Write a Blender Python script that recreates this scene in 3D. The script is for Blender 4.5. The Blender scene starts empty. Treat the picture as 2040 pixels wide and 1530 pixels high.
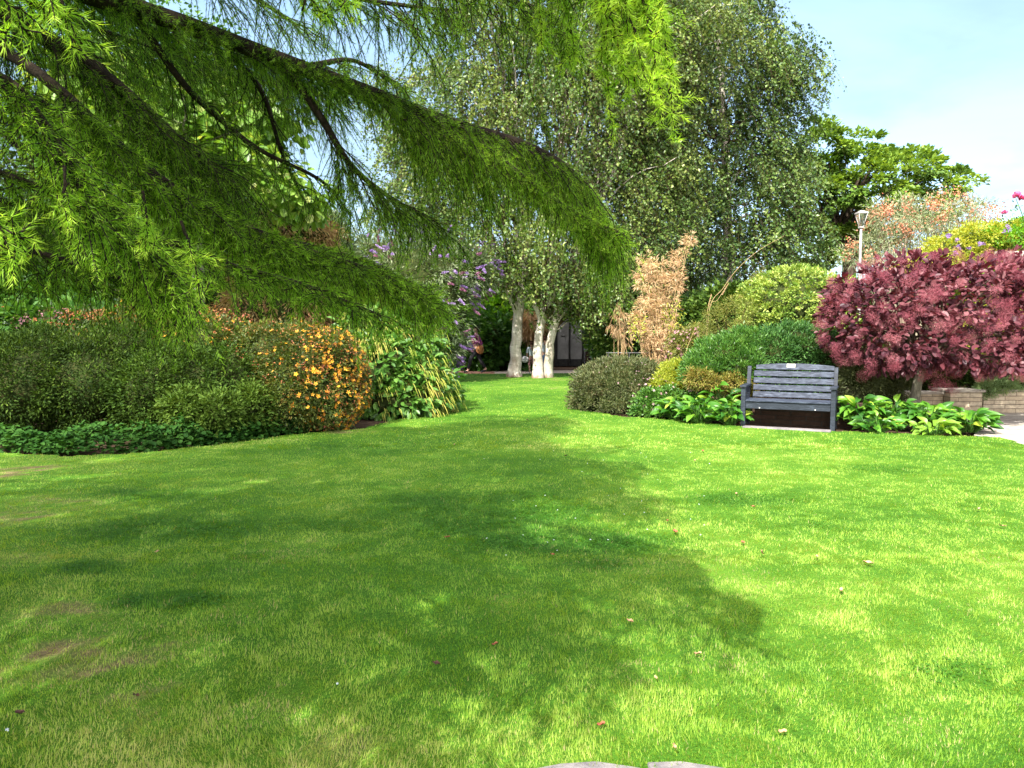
import bpy, math, numpy as np
from mathutils import Vector
PI = math.pi
rng = np.random.default_rng(11)
C = bpy.context.scene.collection
F0 = 1530.0
PITCH = math.atan(103 / F0)
CAMZ = 1.55
ct, st = math.cos(PITCH), math.sin(PITCH)
UP = np.array([0, 0, 1.0])
# direction in which sunlight travels
SUN_EL = math.radians(46)
LH = np.array([0.42, 0.907]); LH = LH / np.linalg.norm(LH)
LD = np.array([LH[0] * math.cos(SUN_EL), LH[1] * math.cos(SUN_EL), -math.sin(SUN_EL)])

def ray(px, py):
    r, u = (px - 1020) / F0, (765 - py) / F0
    return np.array([r, ct + u * st, -st + u * ct])
def at(px, py, Y):
    d = ray(px, py); s = Y / d[1]
    return np.array([d[0] * s, Y, CAMZ + d[2] * s])
def gr(px, py):
    d = ray(px, py); s = -CAMZ / d[2]
    return np.array([d[0] * s, d[1] * s, 0.0])
def project(P):
    """metres to photo pixels, used only to keep bare overhead boughs clear of the lens"""
    x, y, z = P[..., 0], P[..., 1], P[..., 2] - CAMZ
    f = y * ct - z * st; u = y * st + z * ct
    f = np.where(f < 0.05, np.nan, f)
    return 1020 + F0 * x / f, 765 - F0 * u / f

def nrm(a): return a / np.maximum(np.linalg.norm(a, axis=-1, keepdims=True), 1e-9)
def runit(n): return nrm(rng.normal(size=(n, 3)))
def U(a, b, n=None): return rng.uniform(a, b, n)

# ---------------------------------------------------------------- value noise
_grid = rng.random((256, 256))
def vnoise(x, y, s):
    x = x / s; y = y / s
    xi = np.floor(x).astype(int); yi = np.floor(y).astype(int)
    fx = x - xi; fy = y - yi
    fx = fx * fx * (3 - 2 * fx); fy = fy * fy * (3 - 2 * fy)
    g = lambda a, b: _grid[a % 256, b % 256]
    return (g(xi, yi) * (1 - fx) + g(xi + 1, yi) * fx) * (1 - fy) + (g(xi, yi + 1) * (1 - fx) + g(xi + 1, yi + 1) * fx) * fy
def fbm(x, y, s): return 0.5 * vnoise(x, y, s) + 0.3 * vnoise(x + 7, y + 3, s / 2.1) + 0.2 * vnoise(x + 1, y + 9, s / 4.3)

# ---------------------------------------------------------------- mesh containers
class Geo:
    """collects numpy chunks: vertices, polygons of one size each, material index, per-vertex tone"""
    def __init__(s): s.V = []; s.P = []; s.n = 0; s.tone = []
    def add(s, V, faces, mi=0, tone=0.5, smooth=False):
        V = np.asarray(V, float).reshape(-1, 3)
        s.V.append(V)
        t = np.broadcast_to(np.asarray(tone, float), (len(V),)) if np.ndim(tone) < 1 or len(np.atleast_1d(tone)) == 1 else np.asarray(tone, float)
        s.tone.append(t)
        for f in (faces if isinstance(faces, list) else [faces]):
            f = np.asarray(f, int)
            if len(f): s.P.append((f + s.n, mi, smooth))
        s.n += len(V)
        return s
ORG = {}
def link(name, geo, mats, parent=None, loc=None):
    """one mesh object; vertices are given in world metres"""
    me = bpy.data.meshes.new(name)
    V = np.concatenate(geo.V) if geo.V else np.zeros((0, 3))
    if parent is not None: org = ORG[parent.name]
    elif loc is not None: org = np.array(loc, float)
    else: org = np.array([V[:, 0].mean(), V[:, 1].mean(), V[:, 2].min()])
    V = V - org
    me.vertices.add(len(V)); me.vertices.foreach_set('co', V.astype(np.float32).ravel())
    loops = np.concatenate([p[0].ravel() for p in geo.P])
    sizes = np.concatenate([np.full(len(p[0]), p[0].shape[1]) for p in geo.P])
    mi = np.concatenate([np.full(len(p[0]), p[1]) for p in geo.P])
    sm = np.concatenate([np.full(len(p[0]), p[2]) for p in geo.P])
    starts = np.concatenate([[0], np.cumsum(sizes)[:-1]])
    me.loops.add(len(loops)); me.loops.foreach_set('vertex_index', loops.astype(np.int32))
    me.polygons.add(len(sizes)); me.polygons.foreach_set('loop_start', starts.astype(np.int32))
    me.polygons.foreach_set('material_index', mi.astype(np.int32))
    me.polygons.foreach_set('use_smooth', sm.astype(bool))
    at_ = me.attributes.new('tone', 'FLOAT', 'POINT')
    at_.data.foreach_set('value', np.concatenate(geo.tone).astype(np.float32))
    me.update(calc_edges=True); me.validate()
    for m in (mats if isinstance(mats, (list, tuple)) else [mats]): me.materials.append(m)
    o = bpy.data.objects.new(name, me); C.objects.link(o)
    if parent is not None:
        o.parent = parent; ORG[o.name] = org
    else:
        o.location = org; ORG[o.name] = org
    return o
def thing(name, label, cat, loc, group=None):
    o = bpy.data.objects.new(name, None); C.objects.link(o)
    o.empty_display_size = 0.2
    o.location = loc; ORG[o.name] = np.array(loc, float)
    o['label'] = label; o['category'] = cat
    if group: o['group'] = group
    return o
def tag(o, label=None, cat=None, group=None, kind=None):
    if label: o['label'] = label
    if cat: o['category'] = cat
    if group: o['group'] = group
    if kind: o['kind'] = kind
    return o

# ---------------------------------------------------------------- leaf cards with real outlines
TM = {
 'needle': ([(0, -.5, 0), (0, .5, 0), (1, 0, 0)], [[(0, 1, 2)]]),
 'dia': ([(0, 0, 0), (.42, -.5, .10), (1, 0, -.08), (.42, .5, .10)], [[(0, 1, 2), (0, 2, 3)]]),
 'oval': ([(0, 0, 0), (.28, -.42, .10), (.68, -.38, .06), (1, 0, -.12), (.68, .38, .06), (.28, .42, .10)], [[(0, 1, 2, 3), (0, 3, 4, 5)]]),
 'round': ([(0, 0, 0), (.1, -.36, .06), (.5, -.5, .1), (.88, -.3, .02), (1, 0, -.08), (.88, .3, .02), (.5, .5, .1), (.1, .36, .06)], [[(0, 1, 2, 3, 4), (0, 4, 5, 6, 7)]]),
 'blade': ([(0, -.5, 0), (0, .5, 0), (.55, .4, .10), (.55, -.4, .10), (1, 0, .42)], [[(0, 1, 2, 3)], [(3, 2, 4)]]),
 'chip': ([(-.5, -.5, 0), (.5, -.5, 0), (.5, .5, 0), (-.5, .5, 0)], [[(0, 1, 2, 3)]]),
}
def _big():
    V = []; nu, nv = 7, 5
    prof = [0.05, .62, .95, 1, .85, .5, .02]
    for i in range(nu):
        u = i / (nu - 1)
        for j in range(nv):
            v = (j / (nv - 1) - .5)
            V.append((u, v * prof[i], .30 * u - .62 * u * u + .55 * abs(v) * prof[i] * (1 - .5 * u) + (.03 if j in (1, 3) and i % 2 else 0)))
    Fq = [(i * nv + j, i * nv + j + 1, (i + 1) * nv + j + 1, (i + 1) * nv + j) for i in range(nu - 1) for j in range(nv - 1)]
    return V, [Fq]
TM['big'] = _big()
def _flower():
    V = [(0, 0, 0)]; Fc = []
    for k in range(5):
        a = 2 * PI * k / 5; n = len(V)
        for r, da, h in ((.32, -.42, .05), (.52, 0, .16), (.32, .42, .05)):
            V.append((r * math.cos(a + da), r * math.sin(a + da), h))
        Fc.append((0, n, n + 1, n + 2))
    return V, [Fc]
TM['flower'] = _flower()

def leaves(geo, P, D, N, L, W, tmpl, mi=0, tone=None, smooth=False):
    n = len(P)
    if n == 0: return
    T, Fs = TM[tmpl]; T = np.array(T, float)
    D = nrm(D); S = nrm(np.cross(D, N)); Nn = np.cross(S, D)
    L = np.broadcast_to(L, (n,)); W = np.broadcast_to(W, (n,))
    V = (P[:, None, :] + D[:, None, :] * (T[None, :, 0, None] * L[:, None, None])
         + S[:, None, :] * (T[None, :, 1, None] * W[:, None, None])
         + Nn[:, None, :] * (T[None, :, 2, None] * ((L + W) / 2)[:, None, None]))
    k = len(T)
    if tone is None: tone = U(0, 1, n)
    tn = np.repeat(np.broadcast_to(tone, (n,)), k)
    off = (np.arange(n) * k)[:, None, None]
    fs = [(np.array(f)[None] + off).reshape(-1, len(f[0])) for f in Fs]
    geo.add(V.reshape(-1, 3), fs, mi, tn, smooth)

def tubes(geo, A, R, k=5, mi=0, tone=0.5, cap=False):
    """A (M,n,3) polylines, R (M,n) radii"""
    A = np.asarray(A, float); R = np.asarray(R, float)
    if A.ndim == 2: A = A[None]; R = R[None]
    M, n, _ = A.shape
    if M == 0: return
    T = nrm(np.gradient(A, axis=1))
    ref = np.where(np.abs(T[..., 2:3]) > .93, np.array([1.0, 0.1, 0]), np.array([0.0, 0, 1]))
    # keep a steady frame along each polyline
    ref = np.where(np.abs(T[:, :1, 2:3]) > .8, np.array([1.0, 0.13, 0]), np.array([0.02, 0.03, 1.0])) + 0 * ref
    S = nrm(np.cross(T, ref)); B = np.cross(S, T)
    a = np.arange(k) * 2 * PI / k
    V = A[:, :, None, :] + R[:, :, None, None] * (S[:, :, None, :] * np.cos(a)[None, None, :, None] + B[:, :, None, :] * np.sin(a)[None, None, :, None])
    i = np.arange(n - 1)[:, None]; j = np.arange(k)[None]
    q = np.stack([i * k + j, i * k + (j + 1) % k, (i + 1) * k + (j + 1) % k, (i + 1) * k + j], -1).reshape(-1, 4)
    q = (q[None] + (np.arange(M) * n * k)[:, None, None]).reshape(-1, 4)
    fs = [q]
    if cap:
        c = np.arange(k)
        fs.append((np.stack([c[::-1], (n - 1) * k + c])[None] + (np.arange(M) * n * k)[:, None, None]).reshape(-1, k))
    geo.add(V.reshape(-1, 3), fs, mi, tone, True)

def catmull(P, n):
    P = np.asarray(P, float); Q = np.vstack([2 * P[0] - P[1], P, 2 * P[-1] - P[-2]])
    out = []
    m = len(P) - 1
    for t in np.linspace(0, m - 1e-6, n):
        i = int(t); f = t - i
        a, b, c, d = Q[i:i + 4]
        out.append(.5 * (2 * b + (c - a) * f + (2 * a - 5 * b + 4 * c - d) * f * f + (3 * b - a - 3 * c + d) * f ** 3))
    return np.array(out)
def bough(geo, P, r0, r1, n=16, k=8, wob=.0, mi=0):
    A = catmull(P, n)
    if wob: A[1:-1] += rng.normal(0, wob, (n - 2, 3))
    tubes(geo, A, np.linspace(1, 0, n) ** .8 * (r0 - r1) + r1, k, mi)
    return A

def box(geo, x0, x1, y0, y1, z0, z1, mi=0, R=None, O=(0, 0, 0), bev=.004, tone=.5):
    """bevelled box (chamfered edges); R rotates about z, O moves"""
    b = min(bev, (x1 - x0) * .3, (y1 - y0) * .3, (z1 - z0) * .3)
    bm = __import__('bmesh').new()
    import bmesh
    vs = [bm.verts.new((x, y, z)) for x in (x0, x1) for y in (y0, y1) for z in (z0, z1)]
    for f in ((0, 1, 3, 2), (4, 6, 7, 5), (0, 4, 5, 1), (2, 3, 7, 6), (0, 2, 6, 4), (1, 5, 7, 3)):
        bm.faces.new([vs[i] for i in f])
    bmesh.ops.bevel(bm, geom=bm.edges[:], offset=b, segments=1, affect='EDGES')
    bm.verts.ensure_lookup_table()
    V = np.array([v.co[:] for v in bm.verts])
    F3 = [[v.index for v in f.verts] for f in bm.faces if len(f.verts) == 3]
    F4 = [[v.index for v in f.verts] for f in bm.faces if len(f.verts) == 4]
    bm.free()
    if R is not None: V = V @ np.array(R).T
    geo.add(V + np.array(O), [np.array(F3, int).reshape(-1, 3), np.array(F4, int).reshape(-1, 4)], mi, tone)
def rotz(a): c, s = math.cos(a), math.sin(a); return np.array([[c, -s, 0], [s, c, 0], [0, 0, 1]])
def rotx(a): c, s = math.cos(a), math.sin(a); return np.array([[1, 0, 0], [0, c, -s], [0, s, c]])
def roty(a): c, s = math.cos(a), math.sin(a); return np.array([[c, 0, s], [0, 1, 0], [-s, 0, c]])
def ball(geo, c, r, seg=16, ring=10, rough=.0, mi=0, tone=.5):
    c = np.array(c); r = np.broadcast_to(r, (3,))
    th = np.linspace(0, PI, ring + 1)[:, None]; ph = (np.arange(seg) * 2 * PI / seg)[None]
    d = np.stack([np.sin(th) * np.cos(ph), np.sin(th) * np.sin(ph), np.cos(th) * np.ones_like(ph)], -1)
    amp = 1 + rough * (np.sin(5 * d[..., 0:1] + c[0] * 3) * np.sin(6 * d[..., 1:2] + c[1]) + .6 * np.sin(9 * d[..., 2:3] + 4 * d[..., 0:1] + c[2]))
    V = c + d * r * amp
    i = np.arange(ring)[:, None]; j = np.arange(seg)[None]
    q = np.stack([i * seg + j, (i + 1) * seg + j, (i + 1) * seg + (j + 1) % seg, i * seg + (j + 1) % seg], -1).reshape(-1, 4)
    geo.add(V.reshape(-1, 3), [q], mi, tone, True)

# ---------------------------------------------------------------- materials
def nodes(name):
    m = bpy.data.materials.new(name); m.use_nodes = True
    nt = m.node_tree; nt.nodes.clear()
    out = nt.nodes.new('ShaderNodeOutputMaterial')
    return m, nt, out
def ramp(nt, stops, inp=None, interp='LINEAR'):
    r = nt.nodes.new('ShaderNodeValToRGB'); r.color_ramp.interpolation = interp
    e = r.color_ramp.elements
    e[0].position, e[0].color = stops[0][0], (*stops[0][1], 1)
    e[1].position, e[1].color = stops[-1][0], (*stops[-1][1], 1)
    for p, c in stops[1:-1]:
        x = e.new(p); x.color = (*c, 1)
    if inp is not None: nt.links.new(inp, r.inputs[0])
    return r
def noise(nt, scale, detail=4, rough=.6, vec=None, dist=0):
    n = nt.nodes.new('ShaderNodeTexNoise'); n.inputs['Scale'].default_value = scale
    n.inputs['Detail'].default_value = detail; n.inputs['Roughness'].default_value = rough
    n.inputs['Distortion'].default_value = dist
    if vec is not None: nt.links.new(vec, n.inputs['Vector'])
    return n
def coords(nt, scale=(1, 1, 1), kind='Object'):
    tc = nt.nodes.new('ShaderNodeTexCoord'); mp = nt.nodes.new('ShaderNodeMapping')
    mp.inputs['Scale'].default_value = scale
    nt.links.new(tc.outputs[kind], mp.inputs[0]); return mp.outputs[0]
def princ(nt, rough=.6, spec=.3):
    p = nt.nodes.new('ShaderNodeBsdfPrincipled')
    p.inputs['Roughness'].default_value = rough
    p.inputs['Specular IOR Level'].default_value = spec
    return p
def leafmat(name, cols, trans=.35, rough=.5, spec=.35, tint=(1.25, 1.15, .45)):
    """leaf colour runs along the per-leaf 'tone' value; thin leaves let light through"""
    m, nt, out = nodes(name)
    a = nt.nodes.new('ShaderNodeAttribute'); a.attribute_name = 'tone'
    n = len(cols)
    r = ramp(nt, [(i / (n - 1), c) for i, c in enumerate(cols)], a.outputs['Fac'])
    p = princ(nt, rough, spec)
    nt.links.new(r.outputs[0], p.inputs['Base Color'])
    t = nt.nodes.new('ShaderNodeBsdfTranslucent')
    mu = nt.nodes.new('ShaderNodeMix'); mu.data_type = 'RGBA'; mu.blend_type = 'MULTIPLY'; mu.inputs[0].default_value = 1
    nt.links.new(r.outputs[0], mu.inputs[6]); mu.inputs[7].default_value = (*tint, 1)
    nt.links.new(mu.outputs[2], t.inputs[0])
    mx = nt.nodes.new('ShaderNodeMixShader'); mx.inputs[0].default_value = trans
    nt.links.new(p.outputs[0], mx.inputs[1]); nt.links.new(t.outputs[0], mx.inputs[2])
    nt.links.new(mx.outputs[0], out.inputs[0])
    return m
def surfmat(name, stops, scale=8, sc=(1, 1, 1), rough=.75, spec=.25, bump=.3, bscale=None, detail=6, kind='Object', metal=0):
    m, nt, out = nodes(name)
    v = coords(nt, sc, kind)
    n1 = noise(nt, scale, detail, .6, v)
    r = ramp(nt, stops, n1.outputs['Fac'])
    p = princ(nt, rough, spec); p.inputs['Metallic'].default_value = metal
    nt.links.new(r.outputs[0], p.inputs['Base Color'])
    if bump:
        n2 = noise(nt, bscale or scale * 3, 6, .65, v)
        b = nt.nodes.new('ShaderNodeBump'); b.inputs['Strength'].default_value = bump; b.inputs['Distance'].default_value = .02
        nt.links.new(n2.outputs['Fac'], b.inputs['Height']); nt.links.new(b.outputs[0], p.inputs['Normal'])
    nt.links.new(p.outputs[0], out.inputs[0])
    return m
# ================================================================ MATERIALS
M = {}
M['bark_dark'] = surfmat('bark_dark', [(.3, (.022, .016, .011)), (.55, (.07, .052, .036)), (.8, (.13, .11, .08))], 14, (1, 1, .35), .9, .1, .8)
M['larch_bark'] = surfmat('larch_bark', [(.3, (.010, .008, .006)), (.6, (.026, .019, .013)), (.8, (.06, .045, .032))], 20, (1, 1, 1), .9, .1, .8)
M['bark_grey'] = surfmat('bark_grey', [(.3, (.06, .055, .04)), (.55, (.16, .15, .11)), (.75, (.30, .28, .20))], 22, (1, 1, .4), .9, .1, .7)
M['twig'] = surfmat('twig', [(.3, (.035, .022, .012)), (.7, (.10, .065, .035))], 30, rough=.8, bump=0)
M['core'] = surfmat('added_dark_core', [(.3, (.012, .02, .006)), (.5, (.03, .045, .012)), (.7, (.06, .05, .02))], 22, rough=.9, spec=.05, bump=1.0, bscale=40)  # solid dark core added inside shrubs to stop light passing through
M['twig_pale'] = surfmat('twig_pale', [(.3, (.22, .19, .12)), (.7, (.42, .38, .28))], 30, rough=.8, bump=0)
M['straw'] = surfmat('straw', [(.3, (.28, .18, .08)), (.7, (.52, .38, .2))], 30, rough=.8, bump=0)
def birch_bark():
    m, nt, out = nodes('birch_bark')
    v = coords(nt, (1, 1, 1))
    v2 = coords(nt, (2.2, 2.2, 22))
    n1 = noise(nt, 2.2, 5, .6, v); n2 = noise(nt, 1.6, 4, .65, v2); n3 = noise(nt, 3.2, 6, .7, v, .6)
    base = ramp(nt, [(.3, (.30, .24, .19)), (.5, (.52, .47, .40)), (.75, (.70, .66, .60))], n1.outputs['Fac'])
    dash = ramp(nt, [(.60, (0, 0, 0)), (.67, (1, 1, 1))], n2.outputs['Fac'])
    scar = ramp(nt, [(.62, (0, 0, 0)), (.70, (1, 1, 1))], n3.outputs['Fac'])
    mx = nt.nodes.new('ShaderNodeMix'); mx.data_type = 'RGBA'; mx.inputs[7].default_value = (.13, .09, .06, 1)
    mul = nt.nodes.new('ShaderNodeMath'); mul.operation = 'MULTIPLY'; mul.inputs[1].default_value = .8
    nt.links.new(dash.outputs[0], mul.inputs[0])
    nt.links.new(mul.outputs[0], mx.inputs[0]); nt.links.new(base.outputs[0], mx.inputs[6])
    mx2 = nt.nodes.new('ShaderNodeMix'); mx2.data_type = 'RGBA'; mx2.inputs[7].default_value = (.05, .04, .03, 1)
    nt.links.new(scar.outputs[0], mx2.inputs[0]); nt.links.new(mx.outputs[2], mx2.inputs[6])
    # bark darkens to rough brown right at the foot
    sx = nt.nodes.new('ShaderNodeSeparateXYZ'); nt.links.new(v, sx.inputs[0])
    foot = ramp(nt, [(.0, (1, 1, 1)), (.10, (.75, .75, .75)), (.22, (0, 0, 0))])
    ad = nt.nodes.new('ShaderNodeMath'); ad.operation = 'ADD'
    m3 = nt.nodes.new('ShaderNodeMath'); m3.operation = 'MULTIPLY_ADD'; m3.inputs[1].default_value = .5; m3.inputs[2].default_value = -.22
    nt.links.new(n3.outputs['Fac'], m3.inputs[0]); nt.links.new(sx.outputs[2], ad.inputs[0]); nt.links.new(m3.outputs[0], ad.inputs[1])
    nt.links.new(ad.outputs[0], foot.inputs[0])
    mx3 = nt.nodes.new('ShaderNodeMix'); mx3.data_type = 'RGBA'; mx3.inputs[7].default_value = (.17, .09, .045, 1)
    nt.links.new(foot.outputs[0], mx3.inputs[0]); nt.links.new(mx2.outputs[2], mx3.inputs[6])
    p = princ(nt, .8, .2); nt.links.new(mx3.outputs[2], p.inputs['Base Color'])
    b = nt.nodes.new('ShaderNodeBump'); b.inputs['Strength'].default_value = .5; b.inputs['Distance'].default_value = .03
    nt.links.new(n2.outputs['Fac'], b.inputs['Height']); nt.links.new(b.outputs[0], p.inputs['Normal'])
    nt.links.new(p.outputs[0], out.inputs[0]); return m
M['birch_bark'] = birch_bark()

M['larch'] = leafmat('larch_needles', [(.06, .15, .010), (.16, .33, .018), (.28, .52, .035), (.50, .70, .08)], .55, .5, .25, (1.25, 1.15, .5))
M['birch_leaf'] = leafmat('birch_leaves', [(.025, .065, .014), (.06, .12, .022), (.13, .20, .035), (.32, .37, .10)], .32, .4, .45)
M['birch_leaf_b'] = leafmat('birch_leaves_deep', [(.018, .05, .014), (.045, .10, .02), (.10, .18, .03), (.24, .32, .08)], .28, .4, .45)
M['oak_leaf'] = leafmat('oak_leaves', [(.025, .07, .01), (.075, .155, .02), (.18, .30, .038), (.33, .46, .065)], .3, .5, .3)
M['catalpa_leaf'] = leafmat('broad_leaves', [(.07, .17, .02), (.13, .26, .03), (.22, .36, .06), (.42, .45, .13)], .45, .4, .4)
M['brown_shrub'] = leafmat('brown_seed_leaves', [(.12, .06, .03), (.26, .14, .07), (.38, .28, .10), (.5, .46, .2)], .25)
M['bud_leaf'] = leafmat('grey_green_leaves', [(.035, .07, .025), (.08, .13, .05), (.19, .25, .12), (.40, .44, .28)], .25)
M['bud_flower'] = leafmat('purple_flowers', [(.17, .10, .26), (.27, .17, .40), (.40, .30, .52), (.25, .08, .17)], .3, tint=(1, .8, 1.1))
M['bud_pink'] = leafmat('faded_pink_flowers', [(.16, .05, .10), (.26, .10, .16), (.30, .14, .24), (.22, .12, .09)], .3, tint=(1, .8, 1.1))
M['hyp_leaf'] = leafmat('olive_leaves', [(.022, .045, .007), (.05, .085, .010), (.10, .13, .016), (.22, .11, .03)], .25)
M['hyp_flower'] = leafmat('golden_flowers', [(.60, .24, .02), (.72, .36, .04), (.85, .47, .03), (.52, .15, .015)], .3, tint=(1.1, 1, .5))
M['rust'] = leafmat('rust_seed_heads', [(.26, .07, .03), (.36, .13, .04), (.2, .05, .03), (.42, .22, .06)], .2)
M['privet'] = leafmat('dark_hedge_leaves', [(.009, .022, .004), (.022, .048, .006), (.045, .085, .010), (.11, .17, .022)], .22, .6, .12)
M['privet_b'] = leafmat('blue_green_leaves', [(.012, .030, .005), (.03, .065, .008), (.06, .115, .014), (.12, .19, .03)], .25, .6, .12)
M['mid_leaf'] = leafmat('mid_green_leaves', [(.022, .075, .012), (.045, .13, .02), (.09, .21, .03), (.19, .34, .07)], .32, .4, .4)
M['bright_leaf'] = leafmat('bright_green_leaves', [(.06, .19, .01), (.11, .30, .015), (.19, .42, .025), (.32, .52, .05)], .4, .4, .4)
M['gold_leaf'] = leafmat('golden_leaves', [(.12, .20, .02), (.26, .33, .03), (.46, .47, .06), (.60, .55, .12)], .4)
M['varieg'] = leafmat('cream_edged_leaves', [(.05, .11, .015), (.14, .25, .035), (.33, .43, .08), (.52, .57, .18)], .3)
M['olive'] = leafmat('olive_heath_leaves', [(.06, .09, .015), (.12, .15, .025), (.2, .22, .04), (.24, .16, .04)], .25)
M['conifer'] = leafmat('dark_yew_leaves', [(.012, .05, .012), (.028, .09, .018), (.06, .16, .03), (.13, .26, .06)], .2)
M['hebe'] = leafmat('bronze_green_leaves', [(.035, .05, .018), (.07, .09, .03), (.11, .13, .045), (.17, .13, .07)], .2)
M['hosta'] = leafmat('hosta_leaves', [(.022, .095, .010), (.05, .165, .014), (.10, .26, .022), (.34, .44, .05)], .3, .4, .4)
M['dry'] = leafmat('dry_tan_leaves', [(.24, .13, .06), (.44, .29, .15), (.66, .50, .31), (.62, .52, .22)], .3, tint=(1.1, .9, .6))
M['smoke_leaf'] = leafmat('wine_leaves', [(.035, .014, .022), (.075, .020, .030), (.13, .036, .045), (.26, .12, .13)], .22, .45, .3, (1.4, .5, .5))
M['smoke_plume'] = leafmat('pink_plumes', [(.24, .06, .085), (.35, .10, .135), (.43, .15, .18), (.47, .20, .22)], .4, .8, .1, (1.2, .8, .8))
M['berry'] = leafmat('orange_berries', [(.36, .11, .06), (.50, .20, .10), (.58, .29, .17), (.42, .16, .11)], .15, tint=(1, .8, .6))
M['rowan_leaf'] = leafmat('silvery_leaves', [(.10, .15, .06), (.2, .26, .13), (.32, .36, .2), (.42, .38, .26)], .25)
M['clematis'] = leafmat('violet_flowers', [(.13, .07, .24), (.22, .13, .36), (.3, .2, .45), (.14, .06, .14)], .25, tint=(1, .8, 1.1))
M['rose'] = leafmat('rose_petals', [(.70, .12, .32), (.80, .20, .42), (.86, .32, .52), (.88, .4, .56)], .35, tint=(1, .7, .8))
M['pinkish'] = leafmat('dusky_pink_heads', [(.28, .10, .14), (.4, .2, .24), (.55, .38, .4), (.36, .22, .3)], .25)
M['red'] = leafmat('red_flowers', [(.42, .03, .03), (.5, .06, .05), (.55, .1, .04), (.4, .02, .05)], .25)
M['tassel'] = leafmat('yellow_green_tassels', [(.20, .27, .03), (.32, .38, .05), (.44, .44, .08), (.46, .36, .09)], .3)
M['ground_leaf'] = leafmat('creeping_leaves', [(.012, .045, .008), (.022, .075, .010), (.04, .11, .015), (.075, .16, .03)], .22, .65, .1)
M['lavender'] = leafmat('grey_green_cushion', [(.12, .22, .09), (.2, .32, .14), (.3, .42, .2), (.38, .46, .18)], .3)
M['grass'] = leafmat('grass_blades', [(.035, .145, .012), (.13, .285, .020), (.29, .43, .05), (.45, .44, .15), (.38, .29, .16)], .42, .5, .25, (1.2, 1.1, .35))

# ================================================================ PLANT BUILDERS
def inside(P, blobs, f=.85, skip=None):
    r = np.zeros(len(P), bool)
    for i, (c, q) in enumerate(blobs):
        d = np.linalg.norm((P - c) / q, axis=1)
        r |= (d < f) & (skip != i if skip is not None else True)
    return r
def shell(blobs, n, thick=.2, zmin=.04):
    area = np.array([(q[0] * q[1] + q[1] * q[2] + q[0] * q[2]) for c, q in blobs]); area = area / area.sum()
    which = rng.choice(len(blobs), n, p=area)
    c = np.array([b[0] for b in blobs])[which]; q = np.array([b[1] for b in blobs])[which]
    d = runit(n)
    fr = 1 - thick * rng.random(n) ** 1.5
    lump = 1 + .10 * np.sin(4.1 * d[:, 0] + 3 * c[:, 0]) * np.cos(5.3 * d[:, 2] + c[:, 1]) + .06 * np.sin(9 * d[:, 1] + 7 * d[:, 0])
    P = c + d * q * (fr * lump)[:, None]
    O = nrm(d / q)
    k = (P[:, 2] > zmin) & ~inside(P, blobs, .80, which)
    return P[k], O[k]
def BL(*args):
    """blobs from (px, py, Y, half-width px, half-height px, half-depth m)"""
    out = []
    for px, py, Y, rx, rz, ry in args:
        out.append((at(px, py, Y), np.array([rx * Y / F0, ry, rz * Y / F0])))
    return out
def foliage(geo, blobs, L, W, ncl, cr, nl, tmpl='dia', thick=.2, droop=0., outw=.6, spread=.8, upn=.6, mi=0, tone=None, zmin=.04, squash=.75, tone_fn=None):
    Cn, O = shell(blobs, ncl, thick, zmin)
    n = len(Cn)
    r = cr * U(.5, 1.35, n)
    rv = runit(n * nl) * (rng.random(n * nl) ** .45)[:, None]; rv[:, 2] *= squash
    Oc = np.repeat(O, nl, 0)
    P = np.repeat(Cn, nl, 0) + rv * np.repeat(r, nl)[:, None]
    k = P[:, 2] > zmin * .6
    D = Oc * outw + rv * spread + runit(len(P)) * .45 + np.array([0, 0, -droop])
    N = UP * upn + Oc * .45 + runit(len(P)) * .55
    if tone is None:
        ct_ = np.repeat(U(0, 1, n), nl); t = np.clip(.5 * ct_ + .5 * U(0, 1, len(P)), 0, 1)
    else: t = np.clip(tone + U(-.25, .25, len(P)), 0, 1)
    s = U(.65, 1.3, len(P))
    leaves(geo, P[k], D[k], N[k], (L * s)[k], (W * s)[k], tmpl, mi, t[k])
    return Cn, O
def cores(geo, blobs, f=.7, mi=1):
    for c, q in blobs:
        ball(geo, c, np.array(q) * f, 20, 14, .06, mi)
def stems(geo, base, targets, r0=.02, r1=.004, mi=1, k=4, spread=.15, n=7):
    m = len(targets)
    if m == 0: return
    b = np.array(base) + np.concatenate([rng.normal(0, spread, (m, 2)), np.zeros((m, 1))], 1)
    t = np.linspace(0, 1, n)[None, :, None]
    mid = (b + targets) / 2 + np.array([0, 0, .15]) * np.linalg.norm(targets - b, axis=1, keepdims=True) + rng.normal(0, .05, (m, 3))
    A = (1 - t) ** 2 * b[:, None] + 2 * t * (1 - t) * mid[:, None] + t * t * targets[:, None]
    R = np.broadcast_to(np.linspace(r0, r1, n), (m, n)) * U(.6, 1.2, m)[:, None]
    tubes(geo, A, R, k, mi)
def shrub(name, label, cat, blobs, mat, L, W, ncl, cr, nl, tmpl='dia', core=.7, group=None, nst=18, st=(.02, .005), stem_mat='twig', part='foliage', loc=None, **kw):
    lo = blobs[0][0]
    c0 = np.mean([b[0] for b in blobs], 0)
    base = np.array([c0[0], c0[1], 0.]) if loc is None else np.array(loc, float)
    root = thing(name, label, cat, base, group)
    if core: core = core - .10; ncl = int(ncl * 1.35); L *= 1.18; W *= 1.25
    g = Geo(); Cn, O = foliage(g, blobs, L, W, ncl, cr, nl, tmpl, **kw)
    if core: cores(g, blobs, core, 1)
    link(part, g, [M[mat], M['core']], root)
    if nst:
        g = Geo(); idx = rng.choice(len(Cn), min(nst, len(Cn)), replace=False)
        stems(g, base, Cn[idx], st[0], st[1], 0)
        link('stems', g, M[stem_mat], root)
    return root
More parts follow.
